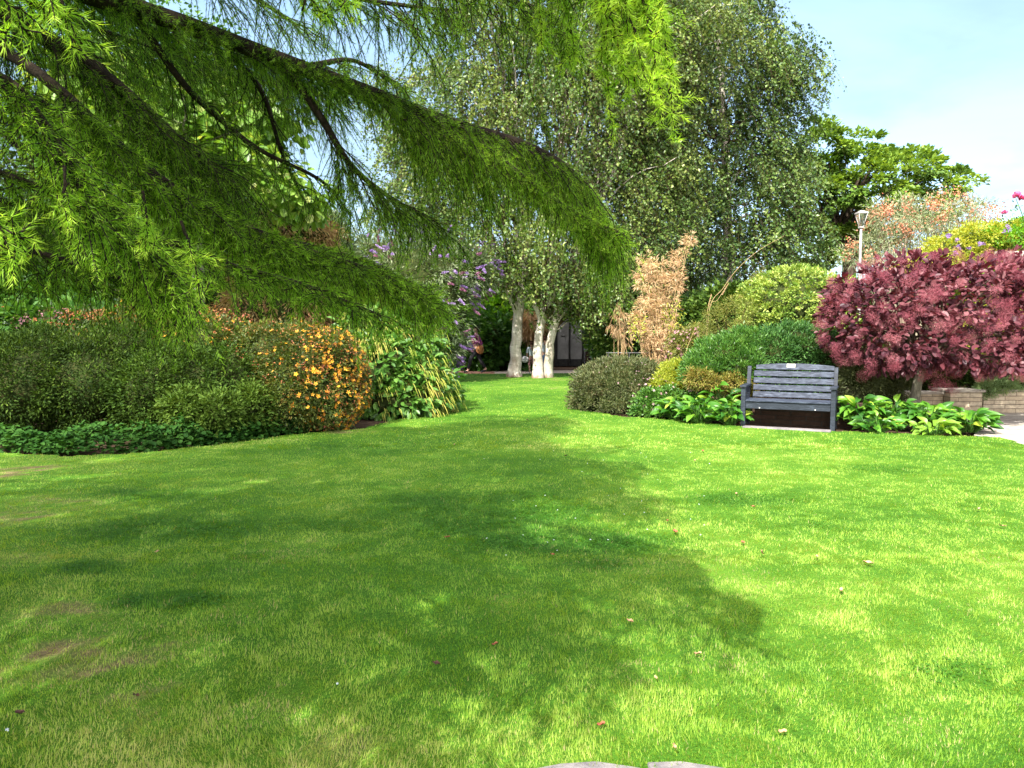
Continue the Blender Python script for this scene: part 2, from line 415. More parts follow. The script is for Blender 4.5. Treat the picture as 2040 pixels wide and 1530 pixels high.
def flowers(root, blobs, mat, n, size, tmpl='flower', part='flowers', front=True, thick=.05, sel=None, mi=0, tone=None, face=.8, single=True):
    P, O = shell(blobs, n, thick)
    P = P + O * .04
    k = np.ones(len(P), bool)
    if front: k &= (O[:, 1] < .35)
    if sel is not None: k &= sel(P)
    P, O = P[k], O[k]
    Nn = nrm(O * face + runit(len(P)) * .5 + np.array([0, 0, .25]))
    D = np.cross(Nn, runit(len(P)))
    s = U(.7, 1.2, len(P)) * size
    t = U(0, 1, len(P)) if tone is None else np.clip(tone + U(-.2, .2, len(P)), 0, 1)
    order = np.argsort(-s / P[:, 1] + .3 * O[:, 1] * size / P[:, 1])
    one = {'flowers': 'flower', 'seed_heads': 'seed_head'}.get(part, part)
    for i in order[:100 if single else 0]:
        g = Geo(); j = [i]; leaves(g, P[j], D[j], Nn[j], s[j], s[j], tmpl, 0, t[j]); link(one, g, M[mat], root)
    order = order[100 if single else 0:]
    if len(order):
        g = Geo(); leaves(g, P[order], D[order], Nn[order], s[order], s[order], tmpl, 0, t[order])
        link(part, g, M[mat], root)['kind'] = 'stuff'

def clump_tree(name, label, cat, base, trunk, r0, limbs_to, crown, mat, L, W, ncl, cr, nl, tmpl='dia', bark='bark_dark', nlimb=14, group=None, thick=.55, r1=None, twigs=60, **kw):
    """trunk polyline, limbs reaching the clump centres, crown of leaf clumps with gaps"""
    root = thing(name, label, cat, base, group)
    g = Geo(); T = bough(g, trunk, r0, r1 or r0 * .35, 20, 12)
    gc = Geo(); Cn, O = foliage(gc, crown, L, W, ncl, cr, nl, tmpl, thick=thick, **kw)
    idx = rng.choice(len(Cn), min(nlimb, len(Cn)), replace=False)
    for q in Cn[idx]:
        s = T[int(U(.45, .98) * 19)]
        mid = (s + q) / 2 + np.array([0, 0, .12 * np.linalg.norm(q - s)]) + rng.normal(0, .12, 3)
        bough(g, [s, mid, q], r0 * U(.22, .42), .012, 10, 6, .03)
    idx = rng.choice(len(Cn), min(twigs, len(Cn)), replace=False)
    for q in Cn[idx]:
        s = T[int(U(.55, .99) * 19)]
        mid = (s + q) / 2 + rng.normal(0, .2, 3)
        bough(g, [s, mid, q], r0 * .1, .008, 8, 4, .03)
    link('trunk', g, M[bark], root)
    link('crown', gc, M[mat], root)
    return root

def birch(name, label, base, trunk, r0, forks, crown, mat, nstr, group, nleaf=26, slen=(.25, .85), leafL=.10, zlow=2.3):
    root = thing(name, label, 'tree', base, group)
    g = Geo()
    A = catmull(trunk, 26)
    rr = np.linspace(1, 0, 26) ** .8 * (r0 * .72) + r0 * .22
    z = A[:, 2]; rr = rr + r0 * .42 * np.exp(-z / .28)
    A = A + np.concatenate([rng.normal(0, .015, (26, 2)), np.zeros((26, 1))], 1)
    tubes(g, A, rr, 16)
    for pts, ra, rb in forks: bough(g, pts, ra, rb, 14, 9, .02)
    # start points of drooping twigs all through the crown
    area = np.array([b[1][0] * b[1][2] for b in crown]); area = area / area.sum()
    wh = rng.choice(len(crown), nstr, p=area)
    c = np.array([b[0] for b in crown])[wh]; q = np.array([b[1] for b in crown])[wh]
    # gather twigs into sprays so that gaps stay between
    nsp = nstr // 11
    ws = rng.choice(len(crown), nsp, p=area)
    cs = np.array([b[0] for b in crown])[ws] + runit(nsp) * (rng.random(nsp) ** .36)[:, None] * np.array([b[1] for b in crown])[ws]
    own = rng.integers(0, nsp, nstr)
    P0 = cs[own] + rng.normal(0, .36, (nstr, 3))
    out = nrm((P0 - np.array([A[12][0], A[12][1], 0])) * np.array([1, 1, 0])) 
    ln = U(slen[0], slen[1], nstr)
    t = np.linspace(0, 1, 5)[None, :, None]
    S = P0[:, None] + out[:, None] * (ln[:, None, None] * (t * .75 - .1 * t * t)) + np.array([0, 0, -1]) * ln[:, None, None] * (t ** 1.5) + rng.normal(0, .12, (nstr, 1, 3)) * t
    kk = S[:, -1, 2] > zlow; S = S[kk]; own = own[kk]; nstr = len(S)
    tubes(g, S[:, :], np.broadcast_to(np.linspace(.006, .003, 5), (nstr, 5)), 3, 1)
    # boughs from the trunk to spray centres
    pick = rng.choice(nsp, min(70, nsp), replace=False)
    for qv in cs[pick]:
        s = A[int(np.clip(6 + 18 * (qv[2] - 2) / 11 * U(.5, .9), 5, 25))]
        mid = (s + qv) / 2 + np.array([0, 0, .22 * np.linalg.norm(qv - s)])
        bough(g, [s, mid, qv], r0 * U(.10, .24), .01, 9, 5, .04, 1 if rng.random() < .6 else 0)
    link('trunk', g, [M['birch_bark'], M['twig']], root)
    gc = Geo()
    n = nstr * nleaf
    si = np.repeat(np.arange(nstr), nleaf); tt = rng.random(n) * 3.999; i0 = tt.astype(int); f = (tt - i0)[:, None]
    P = S[si, i0] * (1 - f) + S[si, i0 + 1] * f + rng.normal(0, .05, (n, 3))
    D = runit(n) + np.array([0, 0, -.5]); N = runit(n) * .8 + UP * .55 + np.array([-.1, -.45, 0])
    sz = U(.55, 1.3, n)
    tone = np.clip(.45 * U(0, 1, nsp)[own[si]] + .55 * U(0, 1, n), 0, 1)
    leaves(gc, P, D, N, leafL * sz, leafL * .8 * sz, 'dia', 0, tone)
    link('crown', gc, M[mat], root)
    return root

# ---------------------------------------------------------------- larch boughs
def needles(geo, S, dens, L, W, tone_lo, tone_hi, ang=.75):
    """bottle-brush needles along polylines S (M,n,3)"""
    M_, n_, _ = S.shape
    seg = np.linalg.norm(np.diff(S, axis=1), axis=2).sum(1)
    cnt = np.maximum(3, (seg * dens * U(.7, 1.3, M_))).astype(int)
    si = np.repeat(np.arange(M_), cnt); n = len(si)
    tt = rng.random(n) * (n_ - 1.001); i0 = tt.astype(int); f = (tt - i0)[:, None]
    a, b = S[si, i0], S[si, i0 + 1]
    P = a * (1 - f) + b * f; ax = nrm(b - a)
    R = runit(n); R = nrm(R - ax * (R * ax).sum(1, keepdims=True))
    tipn = tt / (n_ - 1)
    D = ax * (.55 + .5 * tipn[:, None]) + R * ang + np.array([0, 0, .05])
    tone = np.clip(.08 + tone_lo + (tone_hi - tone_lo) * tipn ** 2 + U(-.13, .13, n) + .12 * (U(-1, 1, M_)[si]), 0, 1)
    leaves(geo, P, D, runit(n), L * U(.4, 1.2, n) * (1 - .35 * tipn ** 4), W, 'needle', 0, tone)
def in_view(P, m=60):
    x, y = project(P)
    with np.errstate(invalid='ignore'):
        return (x > -m) & (x < 2040 + m) & (y > -m) & (y < 1530 + m)
def larch_bough(root, ctrl, r0=.03, sp=.03, l2=.45, l3=.16, n3=9, dens=330, L=.026, W=.0016, tone=(.25, .8), droop=.35, s0=0., hang=.28, prune=False, n=30, taper=.55, r1=.004, side=None, drop3=1.0, wood=True, body=True, bfrom=.45):
    A = catmull(ctrl, n)
    ln = np.linalg.norm(np.diff(A, axis=0), axis=1).sum()
    m2 = max(4, int(ln * (1 - s0) / sp))
    s = s0 + (1 - s0) * (np.arange(m2) + rng.random(m2)) / m2
    ff = s * (n - 1.001); i0 = ff.astype(int); f = (ff - i0)[:, None]
    p = A[i0] * (1 - f) + A[i0 + 1] * f; T = nrm(A[i0 + 1] - A[i0])
    sd = nrm(np.cross(T, UP)); sg = np.where(rng.random(m2) < .5, -1, 1) if side is None else np.full(m2, side)
    D2 = nrm(T * U(.55, 1.2, m2)[:, None] + sd * (sg * U(.2, .95, m2))[:, None] + UP * U(-.35, .12, m2)[:, None])
    l = l2 * U(.3, 1.15, m2) * (1 - taper * s) * np.where(rng.random(m2) < .10, 1.65, 1)
    n2 = 7; t = np.linspace(0, 1, n2)[None, :, None]
    S2 = p[:, None] + D2[:, None] * l[:, None, None] * t - UP * droop * l[:, None, None] * t ** 2 + rng.normal(0, .012, (m2, n2, 3)) * t
    if prune: S2 = S2[~in_view(S2[:, -1])]
    m2 = len(S2)
    if m2 == 0: return None
    si = np.repeat(np.arange(m2), n3); k = len(si)
    tt = (.15 + .85 * rng.random(k)) * (n2 - 1.001); i0 = tt.astype(int); f = (tt - i0)[:, None]
    p3 = S2[si, i0] * (1 - f) + S2[si, i0 + 1] * f; T2 = nrm(S2[si, i0 + 1] - S2[si, i0])
    D3 = nrm(T2 * .6 + runit(k) * .5 - UP * U(.2, 1.1, k)[:, None] * hang)
    l_3 = l3 * U(.25, 1.3, k) * np.where(rng.random(k) < .06, 1.7, 1)
    t = np.linspace(0, 1, 4)[None, :, None]
    S3 = p3[:, None] + D3[:, None] * l_3[:, None, None] * t - UP * .25 * drop3 * l_3[:, None, None] * t ** 2
    if prune: S3 = S3[~in_view(S3[:, -1])]
    g = Geo(); g.add(np.zeros((0, 3)), [])
    tubes(g, A, np.linspace(1, 0, n) ** .75 * (r0 - r1) + r1, 8)
    tubes(g, S2, np.broadcast_to(np.linspace(.0042, .0016, n2), (m2, n2)) * .75, 4)
    tubes(g, S3, np.broadcast_to(np.linspace(.0018, .0009, 4), (len(S3), 4)), 3)
    br = link('branch', g, M['larch_bark'], root)
    gn = Geo()
    needles(gn, S3, dens, L, W, *tone)
    needles(gn, S2[:, 2:], dens * .8, L, W, *tone)
    if body:
        needles(gn, A[None, int(n * bfrom):], dens * 1.2, L, W, *tone)
    link('needles', gn, M['larch'], br)
    return br
# ================================================================ WORLD, CAMERA, SUN
sc = bpy.context.scene
sc.view_settings.view_transform = 'Standard'; sc.view_settings.look = 'None'
sc.view_settings.exposure = 1.95; sc.view_settings.gamma = 1
w = bpy.data.worlds.new('World'); sc.world = w; w.use_nodes = True
nt = w.node_tree; nt.nodes.clear()
out = nt.nodes.new('ShaderNodeOutputWorld'); bg = nt.nodes.new('ShaderNodeBackground')
sky = nt.nodes.new('ShaderNodeTexSky'); sky.sky_type = 'NISHITA'; sky.sun_disc = False
sky.sun_elevation = SUN_EL; sky.sun_rotation = math.atan2(-LD[0], -LD[1])
sky.air_density = 1.0; sky.dust_density = .6; sky.ozone_density = 1.6
tc = nt.nodes.new('ShaderNodeTexCoord'); mp = nt.nodes.new('ShaderNodeMapping')
mp.inputs['Scale'].default_value = (1, 1, 3.2); mp.inputs['Location'].default_value = (.35, .1, .22)
nt.links.new(tc.outputs['Generated'], mp.inputs[0])
cn = noise(nt, 1.7, 7, .55, mp.outputs[0], .5)
cr_ = ramp(nt, [(.36, (.60, .60, .60)), (.5, (.80, .80, .80)), (.66, (1, 1, 1))], cn.outputs['Fac'])
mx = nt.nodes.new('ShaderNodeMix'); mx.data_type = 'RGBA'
# thin veil of cloud in front, unseen brightness added overhead and sunward to fill shade
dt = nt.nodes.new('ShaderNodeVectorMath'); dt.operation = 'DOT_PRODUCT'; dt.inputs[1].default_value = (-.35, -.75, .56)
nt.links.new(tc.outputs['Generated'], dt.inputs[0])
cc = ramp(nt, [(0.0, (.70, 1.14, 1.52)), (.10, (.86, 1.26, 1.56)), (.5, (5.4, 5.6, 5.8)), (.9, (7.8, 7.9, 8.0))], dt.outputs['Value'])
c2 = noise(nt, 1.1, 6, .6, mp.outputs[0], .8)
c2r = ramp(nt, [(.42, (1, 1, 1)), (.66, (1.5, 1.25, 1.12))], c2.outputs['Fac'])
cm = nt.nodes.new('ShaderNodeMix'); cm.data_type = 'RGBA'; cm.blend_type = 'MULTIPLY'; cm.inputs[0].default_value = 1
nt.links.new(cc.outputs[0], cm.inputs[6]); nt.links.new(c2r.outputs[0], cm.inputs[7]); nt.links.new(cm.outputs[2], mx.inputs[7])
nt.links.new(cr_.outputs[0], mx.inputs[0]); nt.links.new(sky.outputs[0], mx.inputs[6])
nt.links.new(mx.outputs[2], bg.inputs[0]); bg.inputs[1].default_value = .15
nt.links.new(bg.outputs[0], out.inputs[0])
sun = bpy.data.lights.new('sun', 'SUN'); sun.energy = 3.25; sun.angle = math.radians(.55); sun.color = (1, .95, .86)
so = bpy.data.objects.new('sun', sun); C.objects.link(so)
so.rotation_euler = Vector(LD).to_track_quat('-Z', 'Y').to_euler(); so.location = (-10, -20, 25)
cam = bpy.data.cameras.new('camera'); co = bpy.data.objects.new('camera', cam); C.objects.link(co)
cam.sensor_width = 36; cam.lens = 36 * F0 / 2040; cam.clip_start = .05; cam.clip_end = 1500
co.location = (0, 0, CAMZ); co.rotation_euler = (PI / 2 - PITCH, 0, 0); sc.camera = co
sc.cycles.max_bounces = 7; sc.cycles.diffuse_bounces = 4; sc.cycles.transmission_bounces = 4; sc.cycles.glossy_bounces = 2
sc.cycles.transparent_max_bounces = 4; sc.cycles.use_denoising = True; sc.cycles.denoiser = 'OPENIMAGEDENOISE'; sc.cycles.denoising_input_passes = 'RGB_ALBEDO_NORMAL'; sc.cycles.denoising_prefilter = 'ACCURATE'

# ================================================================ GROUND
LP = [(-14, 10.3), tuple(gr(-40, 905)[:2]), tuple(gr(130, 912)[:2]), tuple(gr(300, 903)[:2]), tuple(gr(480, 880)[:2]), tuple(gr(600, 866)[:2]),
      tuple(gr(725, 856)[:2]), tuple(gr(860, 818)[:2]), tuple(gr(905, 790)[:2]), tuple(gr(895, 765)[:2]), tuple(gr(850, 752)[:2]), tuple(gr(700, 747)[:2]),
      tuple(gr(900, 745.5)[:2]), tuple(gr(1180, 744)[:2]), tuple(gr(1200, 760)[:2]), tuple(gr(1150, 790)[:2]), tuple(gr(1150, 815)[:2]), tuple(gr(1240, 832)[:2]),
      tuple(gr(1340, 838)[:2]), tuple(gr(1490, 853)[:2]), tuple(gr(1662, 861)[:2]), tuple(gr(1850, 868)[:2]), tuple(gr(1990, 873)[:2]),
      tuple(gr(2055, 893)[:2]), (8.6, 8.9), (12.0, 8.2), (14, -6), (-14, -6)]
LPA = np.array(LP)
def in_poly(x, y, P=LPA):
    r = np.zeros(x.shape, bool); j = len(P) - 1
    for i in range(len(P)):
        xi, yi, xj, yj = *P[i], *P[j]
        c = ((yi > y) != (yj > y)) & (x < (xj - xi) * (y - yi) / (yj - yi + 1e-12) + xi)
        r ^= c; j = i
    return r
# worn, dry and lush patches: (px, py, half-width px, half-height px, amount)
DRY = [(40, 945, 90, 16, 1.0), (60, 1020, 110, 40, .6), (40, 1120, 70, 50, .35), (130, 1235, 110, 35, .8), (210, 1300, 190, 60, .85), (20, 1350, 60, 60, .9),
       (380, 1300, 90, 40, .5), (300, 1400, 130, 50, .5), (560, 1395, 60, 20, .8), (480, 1230, 80, 25, .35), (560, 1110, 90, 25, .45), (610, 1085, 50, 12, .5),
       (600, 1430, 70, 25, .8), (700, 1490, 90, 30, .5), (470, 1440, 90, 30, .5), (1010, 1215, 40, 25, .6), (1075, 1100, 40, 8, .4), (820, 970, 60, 12, .5),
       (550, 965, 90, 10, .4), (1250, 1140, 160, 20, .35), (1450, 1150, 120, 25, .4), (1930, 1310, 60, 12, .5), (1850, 1470, 60, 40, .45), (1975, 1120, 60, 12, .4),
       (1270, 1345, 60, 25, .45), (1450, 1330, 60, 20, .45), (1000, 862, 60, 8, .3), (1090, 757, 60, 4, .7), (700, 862, 60, 6, .9), (1130, 775, 80, 5, .5), (1000, 770, 90, 5, .4),
       (2020, 1240, 60, 50, .3), (1950, 1220, 50, 14, .5), (150, 1010, 130, 20, .4)]
LUSH = [(950, 1020, 260, 45, .9), (1130, 1085, 220, 22, .9), (330, 1060, 180, 30, .7), (640, 1050, 110, 20, .5), (330, 1205, 120, 18, 1.0), (170, 1140, 70, 15, .9), (1460, 1000, 120, 12, .5),
        (1890, 1345, 90, 30, .4), (1750, 940, 90, 10, .4), (640, 900, 200, 14, .5), (1180, 1130, 90, 12, .6), (300, 990, 130, 12, .5), (1620, 1060, 100, 14, .3), (1950, 1010, 70, 10, .3)]
def patch(x, y, L):
    z = np.zeros_like(x)
    for px, py, hx, hy, a in L:
        c = gr(px, py); dx = hx * c[1] / F0; y0 = gr(px, py + hy)[1]; y1 = gr(px, max(py - hy, 700))[1]; dy = (y1 - y0) / 2
        wob = .55 * (fbm(x * 1.0 + 31, y, .35) - .5) * 2
        z = np.maximum(z, a * np.clip(1.45 - ((x - c[0]) / dx) ** 2 - ((y - c[1]) / dy) ** 2 + wob, 0, 1))
    return z
def grass_tone(x, y):
    """0 deep clover green .. .5 fresh green .. 1 straw"""
    n = fbm(x, y, 1.3); n2 = fbm(x + 50, y + 20, .35)
    t = .41 + .44 * (n - .5) + .32 * (n2 - .5)
    left = np.clip((1.2 - x - .12 * y) / 3.5, 0, 1)          # thinner, yellower turf under the larch
    t = t + .03 * left
    t = t - .30 * patch(x, y, LUSH)
    d = .9 * patch(x, y, DRY) * np.clip(2.2 * (.6 * fbm(x + 9, y + 40, .15) + .4 * vnoise(x, y, .04) - .27), 0, 1)
    return np.clip(t, .02, .62), np.clip(d, 0, 1)

def turf_mat():
    m, nt, out = nodes('turf')
    a = nt.nodes.new('ShaderNodeAttribute'); a.attribute_name = 'tone'
    v = coords(nt)
    n1 = noise(nt, 60, 5, .7, v)
    r = ramp(nt, [(0, (.022, .08, .008)), (.4, (.06, .16, .012)), (.6, (.11, .23, .02)), (.8, (.20, .17, .07)), (1, (.21, .14, .08))], a.outputs['Fac'])
    dk = ramp(nt, [(.3, (.45, .45, .45)), (.7, (1.25, 1.25, 1.25))], n1.outputs['Fac'])
    mu = nt.nodes.new('ShaderNodeMix'); mu.data_type = 'RGBA'; mu.blend_type = 'MULTIPLY'; mu.inputs[0].default_value = 1
    nt.links.new(r.outputs[0], mu.inputs[6]); nt.links.new(dk.outputs[0], mu.inputs[7])
    p = princ(nt, .9, .1); nt.links.new(mu.outputs[2], p.inputs['Base Color'])
    b = nt.nodes.new('ShaderNodeBump'); b.inputs['Strength'].default_value = .6; b.inputs['Distance'].default_value = .02
    nt.links.new(n1.outputs['Fac'], b.inputs['Height']); nt.links.new(b.outputs[0], p.inputs['Normal'])
    nt.links.new(p.outputs[0], out.inputs[0]); return m
M['turf'] = turf_mat()
M['soil'] = surfmat('soil', [(.3, (.035, .022, .014)), (.6, (.085, .055, .035)), (.8, (.15, .10, .06))], 9, rough=.95, spec=.1, bump=.8, bscale=60)
M['gravel'] = surfmat('path_gravel', [(.3, (.22, .17, .14)), (.5, (.38, .31, .26)), (.75, (.52, .45, .38))], 30, rough=.95, spec=.1, bump=.5, bscale=90)
M['bark_chip'] = surfmat('bark_chips', [(.3, (.10, .045, .03)), (.5, (.2, .10, .07)), (.75, (.34, .22, .17))], 26, rough=.95, spec=.1, bump=.7, bscale=70)

def lawn_z(x, y): return .03 * (fbm(x, y, 2.2) - .5) + .012 * (fbm(x + 4, y, .5) - .5) + .02
# soil sheet to the horizon
g = Geo(); n = 61
xs = np.linspace(-1, 1, n); xs = np.sign(xs) * np.abs(xs) ** 3 * 700
X, Y = np.meshgrid(xs, xs + 0); i = np.arange(n - 1)[:, None]; j = np.arange(n - 1)[None]
q = np.stack([i * n + j, i * n + j + 1, (i + 1) * n + j + 1, (i + 1) * n + j], -1).reshape(-1, 4)
g.add(np.stack([X.ravel(), Y.ravel(), np.full(X.size, -.03)], 1), [q])
tag(link('ground', g, M['soil'], loc=(0, 0, 0)), kind='structure')
# lawn
g = Geo(); st_ = .11
xs = np.arange(-14, 14.01, st_); ys = np.arange(-6, 30, st_)
X, Y = np.meshgrid(xs, ys); nx, ny = len(xs), len(ys)
i, j = np.meshgrid(np.arange(ny - 1), np.arange(nx - 1), indexing='ij')
cxm = X[:-1, :-1] + st_ / 2; cym = Y[:-1, :-1] + st_ / 2
keep = in_poly(cxm, cym) & ~((cxm > .0) & (cxm < 1.0) & (cym < 2.62) & (cym > .2))
q = np.stack([i * nx + j, i * nx + j + 1, (i + 1) * nx + j + 1, (i + 1) * nx + j], -1)[keep]
tt, dd = grass_tone(X, Y); tone = np.clip(tt + .55 * dd, 0, 1)
Z = lawn_z(X, Y)
g.add(np.stack([X.ravel(), Y.ravel(), Z.ravel()], 1), [q], 0, tone.ravel(), True)
tag(link('lawn', g, M['turf'], loc=(0, 0, 0)), kind='structure')

# grass blades
def blades():
    g = Geo()
    def zone(n, d0, d1, hfac, wfac, kind):
        # uniform in log distance so that density falls with 1/d^2
        d = d0 * (d1 / d0) ** rng.random(n)
        x = U(-1, 1, n) * (.69 * d + 1.5); y = d
        m = in_poly(x, y) & ~((x > .02) & (x < .98) & (y < 2.60))
        x, y = x[m], y[m]; n = len(x)
        t, dd = grass_tone(x, y)
        k = rng.random(n) > dd * .55
        x, y, t, dd = x[k], y[k], t[k], dd[k]; n = len(x)
        tone = np.where(rng.random(n) < dd * .9, U(.8, 1, n), t + U(-.12, .16, n))
        tone = np.where(rng.random(n) < .035, U(.68, .95, n), tone)
        z = lawn_z(x, y) - .004
        clump = 1.5 * fbm(x + 3, y + 8, .13) - .25
        h = (.010 + .017 * rng.random(n) ** 1.8) * (.65 + .8 * clump) * (1 - .4 * dd) * hfac * (1 + .3 * patch(x, y, LUSH))
        a = 14 * fbm(x, y, .3) + rng.normal(0, .9, n); lean = .3 + 1.9 * rng.random(n) * (.3 + vnoise(x + 11, y, .13)) 
        D = np.stack([np.cos(a) * lean, np.sin(a) * lean, np.ones(n)], 1)
        N = np.stack([-np.cos(a), -np.sin(a), np.full(n, .3)], 1)
        leaves(g, np.stack([x, y, z], 1), D, N, h, .0030 * wfac * U(.7, 1.3, n), kind, 0, np.clip(tone, 0, 1))
    zone(460000, 1.5, 5.2, 1.15, 1.0, 'blade')
    zone(310000, 5.0, 10.5, 1.2, 1.9, 'needle')
    zone(200000, 10, 29, 1.3, 4.2, 'needle')
    n = 36000; wts = np.array([q[2] * q[3] * q[4] * gr(q[0], q[1])[1] ** 2.5 for q in LUSH]); cl_ = rng.choice(len(LUSH), n, p=wts / wts.sum()); L0 = np.array([gr(q[0], q[1])[:2] for q in LUSH]); 
    hx = np.array([q[2] * gr(q[0], q[1])[1] / F0 for q in LUSH]); hy = np.array([(gr(q[0], max(q[1] - q[3], 700))[1] - gr(q[0], q[1] + q[3])[1]) / 2 for q in LUSH])
    x = L0[cl_, 0] + rng.normal(0, .6, n) * hx[cl_]; y = L0[cl_, 1] + rng.normal(0, .6, n) * hy[cl_]
    k = in_poly(x, y) & (y < 9) & (fbm(x, y, .25) > .42); x, y = x[k], y[k]; n = len(x)
    P = np.stack([x, y, lawn_z(x, y) + U(.008, .024, n)], 1)
    leaves(g, P, runit(n) * [1, 1, .25], UP + runit(n) * .4, U(.008, .014, n), U(.008, .013, n), 'round', 0, U(0, .12, n))
    return tag(link('grass', g, M['grass'], loc=(0, 0, 0)), kind='stuff', label='short mown grass covering the garden lawn', cat='grass')
blades()

def sheet(name, pts, z, mat):
    pts = np.array([(p[0], p[1], z) for p in pts], float)
    me = bpy.data.meshes.new(name)
    me.from_pydata([tuple(p) for p in pts], [], [list(range(len(pts)))])
    me.materials.append(M[mat]); o = bpy.data.objects.new(name, me); C.objects.link(o)
    return tag(o, kind='structure')
sheet('path', [(-22, 28.6), (-4, 27.9), (0, 28.4), (3.6, 28.2), (9, 27.5), (24, 26.5), (24, 29.2), (4, 31.6), (-2, 31.4), (-22, 31.5)], -.012, 'gravel')
sheet('bark_mulch', [gr(690, 752), gr(885, 752), gr(985, 745.6), gr(985, 741), gr(860, 738), gr(690, 742)], .012, 'bark_chip')

def paving_mat(name, lo, hi):
    m, nt, out = nodes(name)
    v = coords(nt)
    br = nt.nodes.new('ShaderNodeTexBrick'); br.offset = .35
    br.inputs['Scale'].default_value = 1; br.inputs['Brick Width'].default_value = .92; br.inputs['Row Height'].default_value = .61
    br.inputs['Mortar Size'].default_value = .008; br.inputs['Mortar Smooth'].default_value = .2
    br.inputs['Color1'].default_value = (*lo, 1); br.inputs['Color2'].default_value = (*hi, 1); br.inputs['Mortar'].default_value = (.05, .045, .03, 1)
    nt.links.new(v, br.inputs['Vector'])
    n1 = noise(nt, 7, 7, .7, v); rr = ramp(nt, [(.3, (.62, .6, .58)), (.7, (1.1, 1.1, 1.1))], n1.outputs['Fac'])
    mu = nt.nodes.new('ShaderNodeMix'); mu.data_type = 'RGBA'; mu.blend_type = 'MULTIPLY'; mu.inputs[0].default_value = 1
    nt.links.new(br.outputs['Color'], mu.inputs[6]); nt.links.new(rr.outputs[0], mu.inputs[7])
    p = princ(nt, .85, .2); nt.links.new(mu.outputs[2], p.inputs['Base Color'])
    ma = nt.nodes.new('ShaderNodeMath'); ma.operation = 'SUBTRACT'; nt.links.new(n1.outputs['Fac'], ma.inputs[0]); nt.links.new(br.outputs['Fac'], ma.inputs[1])
    b = nt.nodes.new('ShaderNodeBump'); b.inputs['Strength'].default_value = .35; b.inputs['Distance'].default_value = .02
    nt.links.new(ma.outputs[0], b.inputs['Height']); nt.links.new(b.outputs[0], p.inputs['Normal'])
    nt.links.new(p.outputs[0], out.inputs[0]); return m
M['paving'] = paving_mat('paving_slabs', (.38, .34, .29), (.46, .42, .36))
sheet('pavement', [gr(1940, 868), gr(1995, 876), gr(2060, 895), (8.7, 8.8), (16, 8.0), (16, 14.9), (7.6, 14.9), (8.0, 13.0)], .006, 'paving')
# flagstone at the photographer's feet
M['flag'] = surfmat('flagstone', [(.3, (.10, .09, .10)), (.55, (.20, .18, .18)), (.8, (.32, .29, .26))], 9, rough=.85, bump=.5, bscale=40)
def flag(name, pts, label):
    g = Geo(); pts = np.array(pts, float); n = len(pts)
    c = pts.mean(0)
    rings = [(1.0, -.02), (1.0, .022), (.985, .030), (.6, .033)]
    V = np.concatenate([np.concatenate([c + (pts - c) * s, np.full((n, 1), z)], 1) for s, z in rings] + [[[c[0], c[1], .033]]])
    k = np.arange(n); q = np.concatenate([np.stack([a * n + k, a * n + (k + 1) % n, (a + 1) * n + (k + 1) % n, (a + 1) * n + k], 1) for a in range(3)])
    t = np.stack([3 * n + k, 3 * n + (k + 1) % n, np.full(n, 4 * n)], 1)
    g.add(V, [q, t])
    return tag(link(name, g, M['flag']), label, 'paving stone', 'paving stones at the near edge of the lawn')
flag('flagstone', [(.04, 2.0), (.46, 1.98), (.47, 2.36), (.45, 2.595), (.30, 2.635), (.17, 2.62), (.08, 2.59), (.03, 2.3)], 'grey paving stone at the bottom edge of the lawn, the left of the two')
flag('flagstone', [(.485, 1.98), (.93, 2.0), (.95, 2.25), (.86, 2.45), (.74, 2.595), (.60, 2.635), (.48, 2.63)], 'grey paving stone at the bottom edge of the lawn beside the upright dead leaf')
# ================================================================ LARCH (trunk stands left of the frame)
lt = np.array([-4.3, 3.3, 0])
larch = thing('larch_tree', 'large foreground larch whose drooping feathery boughs sweep across the upper left', 'tree', lt)
g = Geo(); TZ = bough(g, [lt, lt + [.05, .02, 3], lt + [-.05, .1, 7], lt + [0, 0, 12.5]], .33, .05, 26, 18, .01)
tubes(g, np.array([lt + [0, 0, -.1], lt + [0, 0, .15], lt + [0, 0, .5]]), np.array([.55, .42, .33]), 18)
link('trunk', g, M['bark_grey'], larch)
def trunk_at(z, jit=0): return lt + np.array([0, 0, z])
A = at
# great limb running from the top left to the middle of the picture
lb = larch_bough
lb(larch, [trunk_at(4.3), at(-330, -220, 3.1), at(60, -50, 2.9), at(330, 35, 2.9), at(560, 120, 3.0), at(740, 185, 3.05), at(900, 245, 3.15), at(1050, 290, 3.2), at(1150, 350, 3.25), at(1215, 450, 3.3)],
   r0=.046, sp=.008, l2=.50, l3=.12, n3=7, dens=430, droop=1.0, s0=.56, hang=1.0, tone=(.2, .8), r1=.003, taper=.76)
lb(larch, [at(-100, -130, 2.9), at(60, -50, 2.9), at(330, 35, 2.9), at(560, 120, 3.0), at(740, 185, 3.05), at(900, 245, 3.15)], r0=.012, sp=.010, l2=.13, l3=.06, n3=4, dens=480, droop=.1, hang=.1, tone=(.1, .5), taper=0, body=False)
lb(larch, [at(60, -60, 2.92), at(330, 25, 2.92), at(560, 110, 3.02), at(740, 175, 3.07)], r0=.012, sp=.02, l2=.22, l3=.12, n3=7, dens=380, droop=.3, tone=(.1, .5), taper=.2)
lb(larch, [at(880, 240, 3.15), at(980, 300, 3.1), at(1080, 380, 3.05), at(1170, 435, 3.05), at(1235, 462, 3.05)], r0=.006, sp=.010, l2=.10, l3=.065, n3=7, dens=430, droop=.6, tone=(.3, .9), taper=.5)
